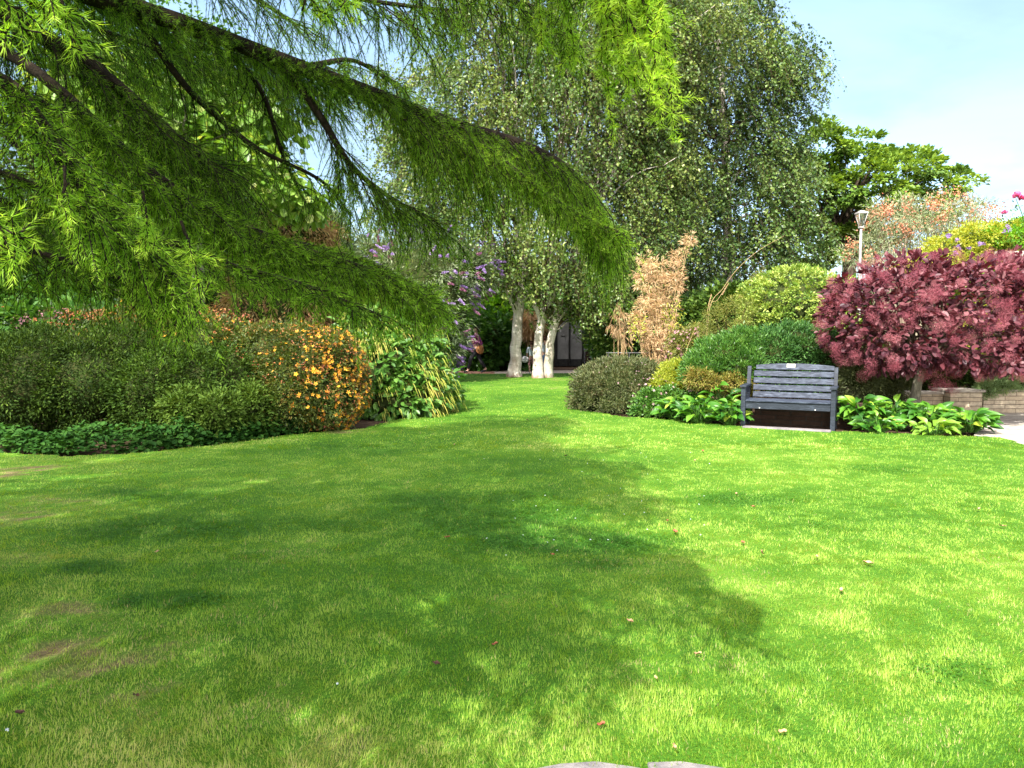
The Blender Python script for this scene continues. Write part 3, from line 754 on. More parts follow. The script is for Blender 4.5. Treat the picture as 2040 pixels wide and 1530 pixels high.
# side boughs under the great limb
lb(larch, [at(560, 120, 3.0), at(640, 235, 3.05), at(700, 330, 3.1), at(780, 395, 3.15), at(870, 440, 3.2)], r0=.017, sp=.016, l2=.30, l3=.14, n3=8, dens=400, s0=.25, tone=(.15, .6))
lb(larch, [at(430, 70, 2.95), at(520, 180, 3.2), at(560, 300, 3.3), at(600, 390, 3.4)], r0=.012, sp=.05, l2=.22, l3=.13, n3=5, dens=220, s0=.1, tone=(.1, .4))
lb(larch, [at(270, 30, 2.9), at(360, 160, 3.0), at(430, 230, 3.1), at(520, 300, 3.2), at(640, 360, 3.3), at(700, 430, 3.4)], r0=.015, sp=.042, l2=.22, l3=.13, n3=6, dens=250, s0=.1, tone=(.1, .45))
lb(larch, [at(620, 130, 3.2), at(700, 120, 3.4), at(760, 150, 3.5), at(800, 175, 3.6)], r0=.012, sp=.02, l2=.22, l3=.12, n3=6, dens=350, tone=(.2, .6))
# second limb from the far left, a dark bare one
lb(larch, [trunk_at(3.6), at(-120, -30, 2.9), at(60, 60, 2.7), at(180, 130, 2.7), at(280, 210, 2.75), at(360, 280, 2.8), at(430, 330, 2.85)],
   r0=.038, sp=.022, l2=.40, l3=.15, n3=7, dens=280, s0=.2, tone=(.10, .42))
# low broad boughs filling the left
lb(larch, [trunk_at(3.1), at(-200, 40, 2.6), at(0, 100, 2.3), at(130, 190, 2.25), at(260, 310, 2.3), at(420, 420, 2.4), at(600, 495, 2.5), at(760, 545, 2.6), at(865, 600, 2.65)],
   r0=.02, sp=.012, l2=.21, l3=.10, n3=7, dens=430, s0=.36, droop=.4, tone=(.15, .65), taper=.68)
lb(larch, [at(-150, 290, 2.3), at(20, 350, 2.1), at(180, 410, 2.1), at(330, 480, 2.15), at(470, 530, 2.2), at(600, 565, 2.3), at(750, 625, 2.4)],
   r0=.008, sp=.017, l2=.14, l3=.08, n3=7, dens=430, s0=.1, droop=.3, tone=(.15, .65), taper=.5)
lb(larch, [trunk_at(2.6), at(-150, 240, 2.3), at(40, 290, 1.9), at(170, 370, 1.85), at(270, 470, 1.85), at(350, 560, 1.9)], r0=.012, sp=.018, l2=.17, l3=.09, n3=6, dens=420, s0=.45, tone=(.2, .85), L=.024)
lb(larch, [at(-160, 110, 2.1), at(0, 150, 1.75), at(80, 230, 1.7), at(140, 330, 1.7), at(190, 440, 1.7)], r0=.008, sp=.016, l2=.13, l3=.08, n3=7, dens=420, s0=.2, tone=(.2, .8), L=.023)
lb(larch, [at(380, 440, 2.4), at(520, 470, 2.5), at(620, 490, 2.7), at(740, 525, 2.9), at(850, 580, 3.0)], r0=.010, sp=.016, l2=.18, l3=.09, n3=8, dens=420, tone=(.15, .55))
lb(larch, [at(-100, 470, 2.6), at(60, 500, 2.5), at(200, 540, 2.5), at(330, 590, 2.6)], r0=.012, sp=.018, l2=.25, l3=.14, n3=8, dens=380, tone=(.1, .5))
# darker inner boughs behind, farther off
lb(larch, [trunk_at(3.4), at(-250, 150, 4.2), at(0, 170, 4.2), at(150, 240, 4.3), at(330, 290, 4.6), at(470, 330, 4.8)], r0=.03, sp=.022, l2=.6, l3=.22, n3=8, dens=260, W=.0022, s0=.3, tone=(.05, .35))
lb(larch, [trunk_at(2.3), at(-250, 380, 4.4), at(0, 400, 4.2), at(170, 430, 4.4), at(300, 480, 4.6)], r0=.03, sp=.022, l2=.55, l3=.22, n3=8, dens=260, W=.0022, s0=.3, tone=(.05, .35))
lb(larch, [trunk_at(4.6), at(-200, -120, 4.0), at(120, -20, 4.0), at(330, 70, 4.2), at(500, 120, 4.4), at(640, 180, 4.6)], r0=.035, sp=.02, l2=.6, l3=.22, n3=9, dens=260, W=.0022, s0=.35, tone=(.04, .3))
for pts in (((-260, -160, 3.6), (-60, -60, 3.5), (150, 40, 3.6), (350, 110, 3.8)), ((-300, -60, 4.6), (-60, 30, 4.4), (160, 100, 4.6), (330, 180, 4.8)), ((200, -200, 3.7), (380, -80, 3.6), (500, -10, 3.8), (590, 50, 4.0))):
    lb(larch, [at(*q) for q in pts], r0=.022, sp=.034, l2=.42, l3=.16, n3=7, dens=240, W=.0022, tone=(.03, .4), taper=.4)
# boughs passing overhead, hanging fresh tips toned extra pale to look sunlit
lb(larch, [trunk_at(5.2), np.array([-2.6, 2.6, 4.6]), at(250, -420, 2.6), at(700, -190, 2.4), at(980, -90, 2.3), at(1150, -55, 2.2), at(1230, -20, 2.15), at(1290, 10, 2.1)],
   r0=.02, sp=.024, l2=.13, l3=.08, n3=5, dens=400, s0=.55, droop=.6, tone=(.28, .8), taper=.5)
if 0: lb(larch, [at(1150, -30, 2.2), at(1215, 20, 2.1), at(1235, 70, 2.05)], r0=.006, sp=.022, l2=.10, l3=.05, n3=4, dens=520, tone=(.55, 1.15), droop=.8, taper=.2)
for a, b, c, L_ in [((1195, -60), (1225, 60), (1250, 175), 2.05), ((1225, -60), (1262, 60), (1292, 190), 2.0), ((1270, -50), (1300, 90), (1320, 235), 2.0), ((1290, -60), (1322, 60), (1342, 255), 2.05), ((1180, -50), (1205, 90), (1215, 240), 2.15), ((1300, -50), (1312, 0), (1318, 40), 2.0), ((1205, -40), (1240, 80), (1268, 170), 2.12), ((1240, -40), (1285, 70), (1318, 160), 2.08), ((1250, -60), (1290, 20), (1350, 182), 2.05), ((1210, -30), (1212, 40), (1200, 108), 2.1), ((1060, -50), (1075, 30), (1080, 95), 2.3), ((1120, -50), (1130, 20), (1150, 120), 2.3)]:
    lb(larch, [at(*a, L_), at(*b, L_), at(*c, L_)], r0=.0035, sp=.03, l2=.05, l3=.03, n3=2, dens=900, tone=(.62, 1.2), droop=.3, r1=.0012, L=.031, W=.0020, taper=.3, bfrom=0)
lb(larch, [at(420, -160, 2.9), at(560, -70, 2.8), at(690, -10, 2.8), at(800, 10, 2.9), at(900, 20, 2.9)], r0=.014, sp=.02, l2=.24, l3=.11, n3=8, dens=360, tone=(.1, .5), droop=.9)
lb(larch, [at(740, -120, 2.5), at(860, -50, 2.5), at(980, -10, 2.5), at(1080, 20, 2.5), at(1140, 60, 2.5)], r0=.010, sp=.017, l2=.20, l3=.09, n3=7, dens=380, tone=(.2, .7), droop=.9)
# close tips along top and left edge, needle tone raised to look sunlit
for a, b, c, L_ in [((560, -60), (610, -15), (640, 25), 1.5), ((650, -60), (672, -20), (695, 20), 1.5), ((-60, -40), (10, 0), (20, 45), 1.1), ((90, -80), (130, 20), (150, 70), 1.2), ((60, -60), (90, -20), (85, 20), 1.15),
                   ((-50, 360), (-5, 440), (25, 515), 1.15), ((-60, 390), (0, 445), (35, 470), 1.2), ((360, 440), (385, 510), (398, 590), 1.6), ((130, 330), (128, 400), (133, 420), 1.6), ((285, 380), (292, 430), (296, 470), 1.7)]:
    lb(larch, [at(*a, L_), at(*b, L_), at(*c, L_)], r0=.003, sp=.03, l2=.05, l3=.04, n3=3, dens=700, tone=(.5, 1.05), droop=.3, r1=.0010, L=.026, taper=.3)
# upper tiers of the crown, above the view: they shade the lawn
for z, rad, nb in ((3.0, 4.6, 16), (3.5, 4.8, 17), (4.2, 4.9, 17), (5.0, 4.7, 16), (5.8, 4.5, 14), (6.6, 4.1, 13), (7.4, 3.4, 12), (8.2, 2.6, 10), (9.2, 1.9, 9), (10.2, 1.3, 7), (11.2, .8, 6)):
    for kk in range(nb):
        a = 2 * PI * (kk + rng.random() * .7) / nb + z
        R_ = rad * U(.85, 1.12) * (1 - .34 * max(0, math.sin(a)) * (z > 4))
        ad = (math.degrees(a) + 180) % 360 - 180
        if -28 < ad < 45:
            if z < 4.6: continue
            R_ *= .78
        if z < 4.6 and ad > 45: continue
        d = np.array([math.cos(a), math.sin(a), 0])
        p = [trunk_at(z), lt + d * R_ * .4 + [0, 0, z + .35], lt + d * R_ * .75 + np.array([U(-.5, .5), U(-.5, .5), z + .15]), lt + d * R_ + np.array([U(-.5, .5), U(-.5, .5), z - .35])]
        P4 = catmull(p, 20)
        vis = in_view(P4, 30)
        if vis.any():
            k = int(np.argmax(vis));
            if k < 8: continue
            p = [P4[0], P4[k // 3], P4[2 * k // 3], P4[k - 1]]
        lb(larch, p, r0=.03, sp=.055, l2=.9, l3=.34, n3=6, dens=60, L=.06, W=.014, tone=(.1, .5), s0=.12, prune=True, droop=.5, r1=.006, taper=.45)

for kk in range(4):
    a = math.radians(U(-135, -35)); z = U(3.1, 5.0); R_ = U(3.0, 5.2); dv = np.array([math.cos(a), math.sin(a), 0])
    lb(larch, [trunk_at(z), lt + dv * R_ * .4 + [0, 0, z + .3], lt + dv * R_ * .75 + [0, 0, z + .15], lt + dv * R_ + [0, 0, z - .3]], r0=.03, sp=.045, l2=1.0, l3=.34, n3=7, dens=60, L=.06, W=.014, tone=(.1, .5), s0=.15, prune=True, droop=.5, r1=.006, taper=.45)
# ================================================================ BENCH
def bR_(R, c, p): return c + R @ np.array(p)
def bench():
    fr = gr(1663, 861); fl = at(1476, 800, fr[1] + .62) * np.array([1, 1, 0])
    c = (fl + fr) / 2; v = fr - fl; wdt = np.linalg.norm(v[:2]); ang = math.atan2(v[1], v[0]); R = rotz(ang); h = wdt / 2
    root = thing('garden_bench', 'dark blue-grey wooden garden bench with slatted back and armrests at the lawn edge', 'bench', c)
    def wood(name, stops):
        m, nt, out = nodes(name)
        v = coords(nt, (1.3, 9, 26)); n1 = noise(nt, 2.2, 7, .7, v); v2 = coords(nt); n2 = noise(nt, 5, 4, .6, v2)
        r = ramp(nt, stops, n1.outputs['Fac'])
        r2 = ramp(nt, [(.56, (0, 0, 0)), (.72, (1, 1, 1))], n2.outputs['Fac'])
        mx = nt.nodes.new('ShaderNodeMix'); mx.data_type = 'RGBA'; mx.inputs[7].default_value = (.10, .13, .18, 1)
        mm = nt.nodes.new('ShaderNodeMath'); mm.operation = 'MULTIPLY'; mm.inputs[1].default_value = .32
        nt.links.new(r2.outputs[0], mm.inputs[0]); nt.links.new(mm.outputs[0], mx.inputs[0]); nt.links.new(r.outputs[0], mx.inputs[6])
        p = princ(nt, .55, .22); nt.links.new(mx.outputs[2], p.inputs['Base Color'])
        b = nt.nodes.new('ShaderNodeBump'); b.inputs['Strength'].default_value = .25; b.inputs['Distance'].default_value = .004
        nt.links.new(n1.outputs['Fac'], b.inputs['Height']); nt.links.new(b.outputs[0], p.inputs['Normal'])
        nt.links.new(p.outputs[0], out.inputs[0]); return m
    wm = wood('weathered_blue_paint', [(.28, (.008, .011, .020)), (.46, (.020, .027, .044)), (.6, (.055, .068, .098)), (.76, (.16, .19, .24))])
    dm = wood('dark_blue_paint', [(.3, (.010, .013, .019)), (.55, (.022, .028, .04)), (.8, (.07, .085, .11))])
    def pc(name, x0, x1, y0, y1, z0, z1, m=wm, tilt=None, bev=.004):
        g = Geo()
        if tilt is None: box(g, x0, x1, y0, y1, z0, z1, R=R, O=c, bev=bev)
        else:
            ty, tz, ta = tilt
            g2 = Geo(); box(g2, x0, x1, y0 - ty, y1 - ty, z0 - tz, z1 - tz, bev=bev)
            V = g2.V[0] @ rotx(ta).T + [0, ty, tz]; g.add(V @ R.T + c, [p[0] for p in g2.P])
        return link(name, g, m, root)
    d = .56
    # legs: front pair run up to carry the armrests, back pair rake with the back
    for s in (-1, 1):
        x = s * (h - .035)
        pc('leg', x - .035, x + .035, 0, .07, 0, .655, dm)
        g = Geo(); tubes(g, np.zeros((0, 3, 3)), np.zeros((0, 3)))
        V = np.array([(x - .03, .50, 0), (x + .03, .50, 0), (x + .03, .575, 0), (x - .03, .575, 0),
                      (x - .03, .46, .40), (x + .03, .46, .40), (x + .03, .535, .40), (x - .03, .535, .40),
                      (x - .03, .615, .98), (x + .03, .615, .98), (x + .03, .665, .98), (x - .03, .665, .98)])
        q = []
        for a in (0, 4):
            for k in range(4): q.append((a + k, a + (k + 1) % 4, a + 4 + (k + 1) % 4, a + 4 + k))
        q += [(3, 2, 1, 0), (8, 9, 10, 11)]
        g = Geo(); g.add(V @ R.T + c, [np.array(q)]); link('leg', g, dm, root)
        pc('armrest', x - .05, x + .05, -.035, .53, .658, .692, dm)
        pc('arm_brace', x - .022, x + .022, .072, .47, .56, .656, dm)
        pc('side_rail', x - .022, x + .022, .072, .47, .33, .42, dm)
    pc('front_rail', -h + .072, h - .072, .012, .045, .315, .425, dm)
    for s in (-.42, .42):
        g = Geo(); ball(g, bR_(R, c, (s, .008, .33)), .011, 8, 6); link('bolt', g, surfmat('zinc_bolt', [(.3, (.5, .5, .5)), (.7, (.65, .65, .65))], 20, rough=.4, bump=0), root)
    for k in range(4):
        pc('seat_slat', -h + .07 * (k == 0), h - .07 * (k == 0), -.012 + k * .122 + (.0), .098 + k * .122, .43, .456, wm) if k else pc('seat_slat', -h + .073, h - .073, -.012, .098, .43, .456, wm)
    # five back slats, leaning
    ta = -math.radians(14)
    for k in range(5):
        z0 = .475 + k * .118
        x0, x1 = -h + .12, h - .06
        if k < 4: pc('back_slat', x0, x1, .435, .458, z0, z0 + .092, wm, (.447, .475, ta))
        else:
            # arched top slat
            n = 25; xs = np.linspace(x0 + .03, x1, n); top = z0 +   .068 + .036 * (1 - ((xs - (x0 + x1) / 2) / ((x1 - x0) / 2)) ** 2)
            V = []
            for x, t in zip(xs, top): V += [(x, -.012, z0 - .475), (x, .011, z0 - .475), (x, .011, t - .475), (x, -.012, t - .475)]
            V = np.array(V) @ rotx(ta).T + [0, .447, .475]
            q = [(i * 4 + k2, (i + 1) * 4 + k2, (i + 1) * 4 + (k2 + 1) % 4, i * 4 + (k2 + 1) % 4) for i in range(n - 1) for k2 in range(4)] + [(0, 1, 2, 3), (4 * n - 1, 4 * n - 2, 4 * n - 3, 4 * n - 4)]
            g = Geo(); g.add(V @ R.T + c, [np.array(q)]); sl = link('back_slat', g, wm, root)
            g2 = Geo(); box(g2, -.075, .055, -.017, -.0125, .505, .565, bev=.002)
            V = g2.V[0] @ rotx(ta).T + [0, .447, .475]
            g = Geo(); g.add(V @ R.T + c, [p[0] for p in g2.P])
            pm = surfmat('plaque_metal', [(.3, (.55, .52, .38)), (.7, (.72, .70, .58))], 20, rough=.4, bump=.1)
            o = link('plaque', g, pm, sl); o['label'] = 'small pale rectangular plaque'
    return c, R, h
bc, bR, bh = bench()
# ================================================================ WALLS BY THE BENCH
def stone_mat(name, c1, c2, mort, bw, bh_, horizontal=True):
    m, nt, out = nodes(name)
    tc = nt.nodes.new('ShaderNodeTexCoord'); sx = nt.nodes.new('ShaderNodeSeparateXYZ'); nt.links.new(tc.outputs['Object'], sx.inputs[0])
    ad = nt.nodes.new('ShaderNodeMath'); ad.operation = 'ADD'; nt.links.new(sx.outputs[0], ad.inputs[0]); nt.links.new(sx.outputs[1], ad.inputs[1])
    cb = nt.nodes.new('ShaderNodeCombineXYZ'); nt.links.new(ad.outputs[0], cb.inputs[0]); nt.links.new(sx.outputs[2], cb.inputs[1])
    br = nt.nodes.new('ShaderNodeTexBrick'); br.offset = .5
    br.inputs['Scale'].default_value = 1; br.inputs['Brick Width'].default_value = bw; br.inputs['Row Height'].default_value = bh_
    br.inputs['Mortar Size'].default_value = .007; br.inputs['Mortar Smooth'].default_value = .3; br.inputs['Bias'].default_value = 0
    br.inputs['Color1'].default_value = (*c1, 1); br.inputs['Color2'].default_value = (*c2, 1); br.inputs['Mortar'].default_value = (*mort, 1)
    nt.links.new(cb.outputs[0], br.inputs['Vector'])
    n1 = noise(nt, 9, 7, .7, tc.outputs['Object']); rr = ramp(nt, [(.3, (.55, .53, .5)), (.7, (1.15, 1.12, 1.05))], n1.outputs['Fac'])
    mu = nt.nodes.new('ShaderNodeMix'); mu.data_type = 'RGBA'; mu.blend_type = 'MULTIPLY'; mu.inputs[0].default_value = 1
    nt.links.new(br.outputs['Color'], mu.inputs[6]); nt.links.new(rr.outputs[0], mu.inputs[7])
    p = princ(nt, .9, .15); nt.links.new(mu.outputs[2], p.inputs['Base Color'])
    ma = nt.nodes.new('ShaderNodeMath'); ma.operation = 'SUBTRACT'; nt.links.new(n1.outputs['Fac'], ma.inputs[0]); nt.links.new(br.outputs['Fac'], ma.inputs[1])
    b = nt.nodes.new('ShaderNodeBump'); b.inputs['Strength'].default_value = .7; b.inputs['Distance'].default_value = .015
    nt.links.new(ma.outputs[0], b.inputs['Height']); nt.links.new(b.outputs[0], p.inputs['Normal'])
    nt.links.new(p.outputs[0], out.inputs[0]); return m
M['wall_stone'] = stone_mat('wall_stone', (.50, .42, .31), (.62, .55, .43), (.24, .20, .15), .42, .082)
M['coping'] = surfmat('coping_stone', [(.3, (.28, .25, .20)), (.7, (.46, .42, .36))], 9, rough=.9, bump=.4)
M['brick'] = stone_mat('dark_red_brick', (.045, .028, .02), (.065, .04, .03), (.04, .035, .03), .225, .075)
def wall(name, label, x0, x1, y0, y1, zt, cap=.05, over=.035, mat='wall_stone', group=None):
    root = thing(name, label, 'wall', ((x0 + x1) / 2, (y0 + y1) / 2, 0), group)
    g = Geo(); box(g, x0, x1, y0, y1, -.1, zt - cap, O=(0, 0, 0), bev=.006); link('wall', g, M[mat], root)
    g = Geo(); x = x0 - over
    while x < x1 + over - .05:
        xe = min(x + U(.5, .62), x1 + over)
        box(g, x, xe - .006, y0 - over, y1 + over, zt - cap + .002, zt, bev=.008); x = xe
    link('coping', g, M['coping'], root)
    return root
xa = at(1893, 800, 14.4)[0]; xb = at(1957, 800, 14.4)[0]
zt = at(1925, 777, 14.4)[2]
wall('stone_pillar', 'square stone pillar with flat cap ending the low wall behind the smoke bush', xa, xb, 14.4, 14.95, zt, .045, .045)
wall('stone_wall', 'shaded low stone wall under the smoke bush left of the pillar', 4.6, xa - .01, 14.62, 14.9, zt - .05, .05, .03)
wall('stone_wall', 'sunlit low stone wall beside the paving right of the pillar', xb + .22, 15.5, 14.72, 15.0, zt - .01, .045, .03)
g_ = at(1480, 800, 13.5)
# low dark brick kerb wall behind the bench
def brick_wall():
    root = thing('brick_wall', 'low dark brick wall in shade behind and under the bench', 'wall', bc + bR @ np.array([0, .8, 0]))
    g = Geo(); box(g, -bh - .1, bh + .5, .72, .92, -.05, .40, R=bR, O=bc, bev=.006); link('wall', g, M['brick'], root)
brick_wall()
g = Geo(); box(g, -bh + .05, bh - .05, -.16, .03, -.02, .034, R=bR, O=bc + [0, 0, 0], bev=.008)
tag(link('edging_stone', g, M['flag']), 'narrow flat edging stone along the lawn in front of the bench', 'edging')

# ================================================================ SMOKE BUSH
sb0 = gr(1822, 812); sb0 = at(1816, 800, 12.9); sb0[2] = 0
smoke = thing('smoke_bush', 'rounded wine-red smoke bush with fluffy pink plumes on a short leaning trunk', 'bush', sb0)
SB = BL((1775, 622, 13.2, 115, 92, 1.1), (1880, 612, 13.3, 130, 100, 1.3), (1985, 625, 13.5, 120, 105, 1.2), (1708, 645, 13.2, 56, 62, .75), (1800, 675, 12.9, 110, 68, 1.0), (1930, 690, 12.9, 110, 64, 1.0), (2090, 640, 13.6, 110, 105, 1.2), (2040, 690, 13.2, 80, 60, .9))
g = Geo(); Cn, O = foliage(g, SB, .10, .072, 1000, .20, 24, 'round', thick=.30, outw=.5, upn=.5, droop=.1, zmin=.95)
link('foliage', g, M['smoke_leaf'], smoke)
g = Geo()
tA = bough(g, [sb0, at(1828, 765, 12.95), at(1842, 718, 13.0), at(1855, 670, 13.2)], .085, .05, 14, 12, .006)
tubes(g, np.array([sb0 - [0, 0, .05], sb0 + [.01, 0, .1], sb0 + [.03, 0, .3]]), np.array([.11, .085, .075]), 12)
for q in Cn[rng.choice(len(Cn), 46, replace=False)]:
    s = tA[int(U(7, 13.9))]; bough(g, [s, (s + q) / 2 + rng.normal(0, .12, 3) + [0, 0, .1], q], .028, .005, 10, 6, .012, 1)
link('trunk', g, [M['bark_grey'], M['bark_dark']], smoke)
g = Geo(); bough(g, [at(1837, 735, 13.1), at(1822, 732, 13.0), at(1812, 742, 12.95), at(1803, 750, 12.95)], .011, .004, 8, 5); bough(g, [at(1812, 742, 12.95), at(1804, 760, 12.9)], .006, .003, 5, 5)
bough(g, [at(1838, 745, 13.1), at(1852, 738, 13.0), at(1856, 750, 12.95)], .009, .003, 7, 5)
link('bare_twig', g, M['twig_pale'], smoke)
# plumes: every plume a ball of hair-fine filaments
P, Oo = shell(SB, 800, .06, .9); k = Oo[:, 1] < .5; P, Oo = P[k], Oo[k]
extra = np.array([at(1868, 762, 12.6), at(1858, 772, 12.55), at(1878, 770, 12.6), at(1890, 778, 12.6), at(1960, 742, 12.7), at(1985, 730, 12.7), at(2005, 720, 12.8), at(1775, 735, 12.7), at(1700, 710, 12.6), at(1945, 755, 12.7)])
P = np.concatenate([P + Oo * .03, extra]); Oo = np.concatenate([Oo, np.tile([0, -.8, .3], (len(extra), 1))])
g = Geo(); nf = 380; n = len(P) * nf
rad = np.repeat(U(.08, .15, len(P)), nf)
rv = runit(n) * (rng.random(n) ** .5)[:, None]
pos = np.repeat(P, nf, 0) + rv * rad[:, None] * .8 + np.repeat(Oo, nf, 0) * .10
tn = np.clip(np.repeat(U(.1, .8, len(P)), nf) + U(-.25, .25, n), 0, 1)
DD_, NN_ = rv + runit(n) * .7, runit(n)
big = np.argsort(-np.repeat(1., len(P)) * rad[::nf] + .3 * Oo[:, 1] * .1)
for i in big[:100]:
    sl_ = slice(i * nf, (i + 1) * nf); g = Geo(); leaves(g, pos[sl_], DD_[sl_], NN_[sl_], .034, .0030, 'needle', 0, tn[sl_]); link('plume', g, M['smoke_plume'], smoke)
rest = (np.arange(len(P))[None] == np.array(big[100:])[:, None]).any(0); rs_ = np.repeat(rest, nf)
g = Geo(); leaves(g, pos[rs_], DD_[rs_], NN_[rs_], .034, .0030, 'needle', 0, tn[rs_]); link('plumes', g, M['smoke_plume'], smoke)['kind'] = 'stuff'

# ================================================================ RIGHT-HAND BORDER
shrub('round_shrub', 'large rounded cream-green variegated shrub behind the bench', 'bush', BL((1585, 617, 16, 108, 80, 1.15), (1545, 650, 15.9, 72, 62, .9), (1625, 650, 15.8, 72, 62, .9), (1590, 720, 16, 95, 60, 1.0)),
      'varieg', .05, .028, 2600, .07, 18, thick=.06, core=.94, nst=0, tone=None)
shrub('olive_shrub', 'olive-brown shrub on thin bare stems left of the rounded variegated shrub', 'bush', BL((1440, 640, 15.2, 45, 36, .45), (1470, 620, 15.3, 40, 32, .4), (1425, 660, 15.2, 34, 22, .3), (1520, 560, 17.5, 26, 20, .4)), 'olive', .035, .012, 420, .10, 26, thick=.4, core=0, nst=26, st=(.018, .004))
shrub('yew_shrub', 'dark green fine-leaved shrub directly behind the bench back', 'bush', BL((1590, 690, 14.5, 90, 42, .6), (1540, 705, 14.3, 60, 40, .55), (1640, 715, 14.4, 50, 40, .5), (1590, 745, 14.4, 90, 40, .5)), 'conifer', .06, .018, 900, .12, 26, thick=.15, core=.8, nst=0, droop=-.3)
shrub('heath_shrub', 'mid green feathery shrub left of the bench back', 'bush', BL((1440, 715, 14.2, 62, 42, .6), (1405, 740, 14.0, 45, 36, .5), (1475, 735, 13.9, 45, 42, .5), (1475, 690, 14.3, 40, 34, .5)), 'mid_leaf', .06, .018, 800, .12, 26, thick=.15, core=.78, nst=0, droop=-.3)
shrub('bronze_shrub', 'low reddish-brown tinted shrub above the large-leaved plants left of the bench', 'bush', BL((1440, 762, 13.6, 55, 20, .35), (1395, 755, 13.6, 30, 20, .3), (1480, 770, 13.7, 22, 24, .3)), 'olive', .04, .016, 420, .09, 24, thick=.3, core=.6, nst=8, tone=.8)
hb = shrub('hebe_bush', 'low rounded bronze-green bush at the lawn edge right of the birches', 'bush', BL((1235, 768, 15.6, 95, 56, 1.0), (1180, 785, 15.4, 45, 42, .6), (1290, 775, 15.4, 55, 52, .7), (1240, 800, 15.2, 85, 36, .8)), 'hebe', .05, .018, 1500, .10, 24, thick=.14, core=.84, nst=0, droop=-.35)
flowers(hb, BL((1235, 768, 15.6, 95, 56, 1.0), (1290, 775, 15.4, 58, 54, .7)), 'pinkish', 150, .035, 'flower', tone=.6)
shrub('gold_spirea', 'small golden-leaved bush between the bronze-green bush and the green shrub', 'bush', BL((1350, 750, 14.8, 38, 34, .45), (1325, 775, 14.6, 30, 30, .4), (1370, 775, 14.6, 22, 26, .35)), 'gold_leaf', .035, .018, 620, .09, 24, thick=.3, core=.6, nst=8, upn=.5, tone=.38)
pk = shrub('pink_perennial', 'sprawling low plant with pink flower heads right of the bronze-green bush', 'plant', BL((1300, 805, 14.2, 32, 26, .35), (1335, 800, 14.0, 26, 26, .35), (1290, 822, 14.0, 30, 16, .3)), 'mid_leaf', .05, .028, 380, .10, 18, 'oval', thick=.4, core=.5, nst=8)
flowers(pk, BL((1310, 790, 14.1, 44, 34, .4)), 'pinkish', 60, .05)
hy = shrub('hydrangea', 'pale pink blossom cluster above the large-leaved plants left of the bench', 'plant', BL((1395, 775, 13.9, 20, 14, .2)), 'mid_leaf', .07, .045, 60, .08, 12, 'oval', core=.5, nst=5)
flowers(hy, BL((1395, 768, 13.8, 24, 12, .22)), 'pinkish', 150, .06, tone=.68, thick=.3)
# tall dry plant
dry = thing('dried_bamboo', 'tall dried tan feathery plant standing right of the birch trunks', 'plant', at(1310, 735, 17.6) * [1, 1, 0])
DB = BL((1308, 612, 17.6, 38, 72, .42), (1296, 545, 17.6, 34, 40, .4), (1312, 665, 17.5, 32, 42, .35), (1340, 560, 17.7, 24, 36, .3), (1303, 700, 17.5, 22, 20, .25), (1270, 640, 17.6, 14, 26, .2), (1374, 480, 17.8, 9, 24, .12), (1352, 515, 17.8, 18, 16, .18))
g = Geo(); Cd, Od = foliage(g, DB, .11, .016, 420, .10, 16, 'dia', thick=.8, droop=.15, outw=.5, spread=.9, upn=.3)
link('foliage', g, M['dry'], dry)
g = Geo(); stems(g, at(1310, 735, 17.6) * [1, 1, 0], Cd[rng.choice(len(Cd), 60, replace=False)], .014, .003, 0, 5, .12); link('stems', g, M['straw'], dry)
g = Geo(); P, O = shell(BL((1340, 632, 17.3, 22, 38, .3), (1270, 655, 17.3, 18, 30, .3)), 200, .6); leaves(g, P, runit(len(P)), runit(len(P)), .09, .03, 'dia', 0, None); o = link('yellow_leaves', g, M['gold_leaf'], dry)
# brown drooping plant left of it (seen between leaves)
dr2 = shrub('dry_grass_clump', 'hanging light brown dry stems in shade between the birches and the tan plant', 'plant', BL((1235, 650, 20, 30, 60, .4)), 'dry', .20, .012, 26, .16, 8, thick=.8, core=0, nst=14, droop=1.2, st=(.008, .003), stem_mat='straw', tone=.3)
dr3 = shrub('dry_grass_clump', 'hanging pale brown dry stems seen between the two birch trunks', 'plant', BL((1058, 650, 31.6, 22, 36, .5)), 'dry', .4, .03, 130, .25, 12, thick=.8, core=0, nst=10, droop=1.2, st=(.012, .004), stem_mat='straw')
# tall arching grass stalks
def stalk(label, pts, head=None):
    root = thing('grass_stalk', label, 'plant', pts[0] * [1, 1, 0], 'tall stalks rising behind the olive shrub')
    g = Geo(); bough(g, [pts[0] * [1, 1, 0]] + list(pts), .006, .002, 24, 5); link('stem', g, M['straw'], root)
    if head is not None:
        a, b = head; n = 130; t = rng.random(n)[:, None]; g = Geo()
        leaves(g, a + (b - a) * t, nrm(b - a) + runit(n) * .5, runit(n), .035, .008, 'dia', 0, U(.2, .7, n)); link('seed_head', g, M['dry'], root)
stalk('longest pale stalk arching up and right across the dark tree', [at(1412, 625, 15.9), at(1440, 575, 15.8), at(1470, 535, 15.7), at(1510, 500, 15.6), at(1562, 470, 15.5)])
stalk('middle stalk with a narrow seed head leaning right', [at(1412, 625, 15.9), at(1430, 597, 15.8), at(1448, 570, 15.8)], (at(1438, 588, 15.8), at(1450, 566, 15.8)))
stalk('short upright stalk with a narrow seed head at the left of the stalks', [at(1408, 640, 15.9), at(1412, 610, 15.9), at(1417, 588, 15.9)], (at(1411, 612, 15.9), at(1417, 588, 15.9)))
stalk('low leaning stalk rising beside the golden-leaved bush', [at(1366, 715, 15.2), at(1372, 685, 15.2), at(1385, 655, 15.2)], None)
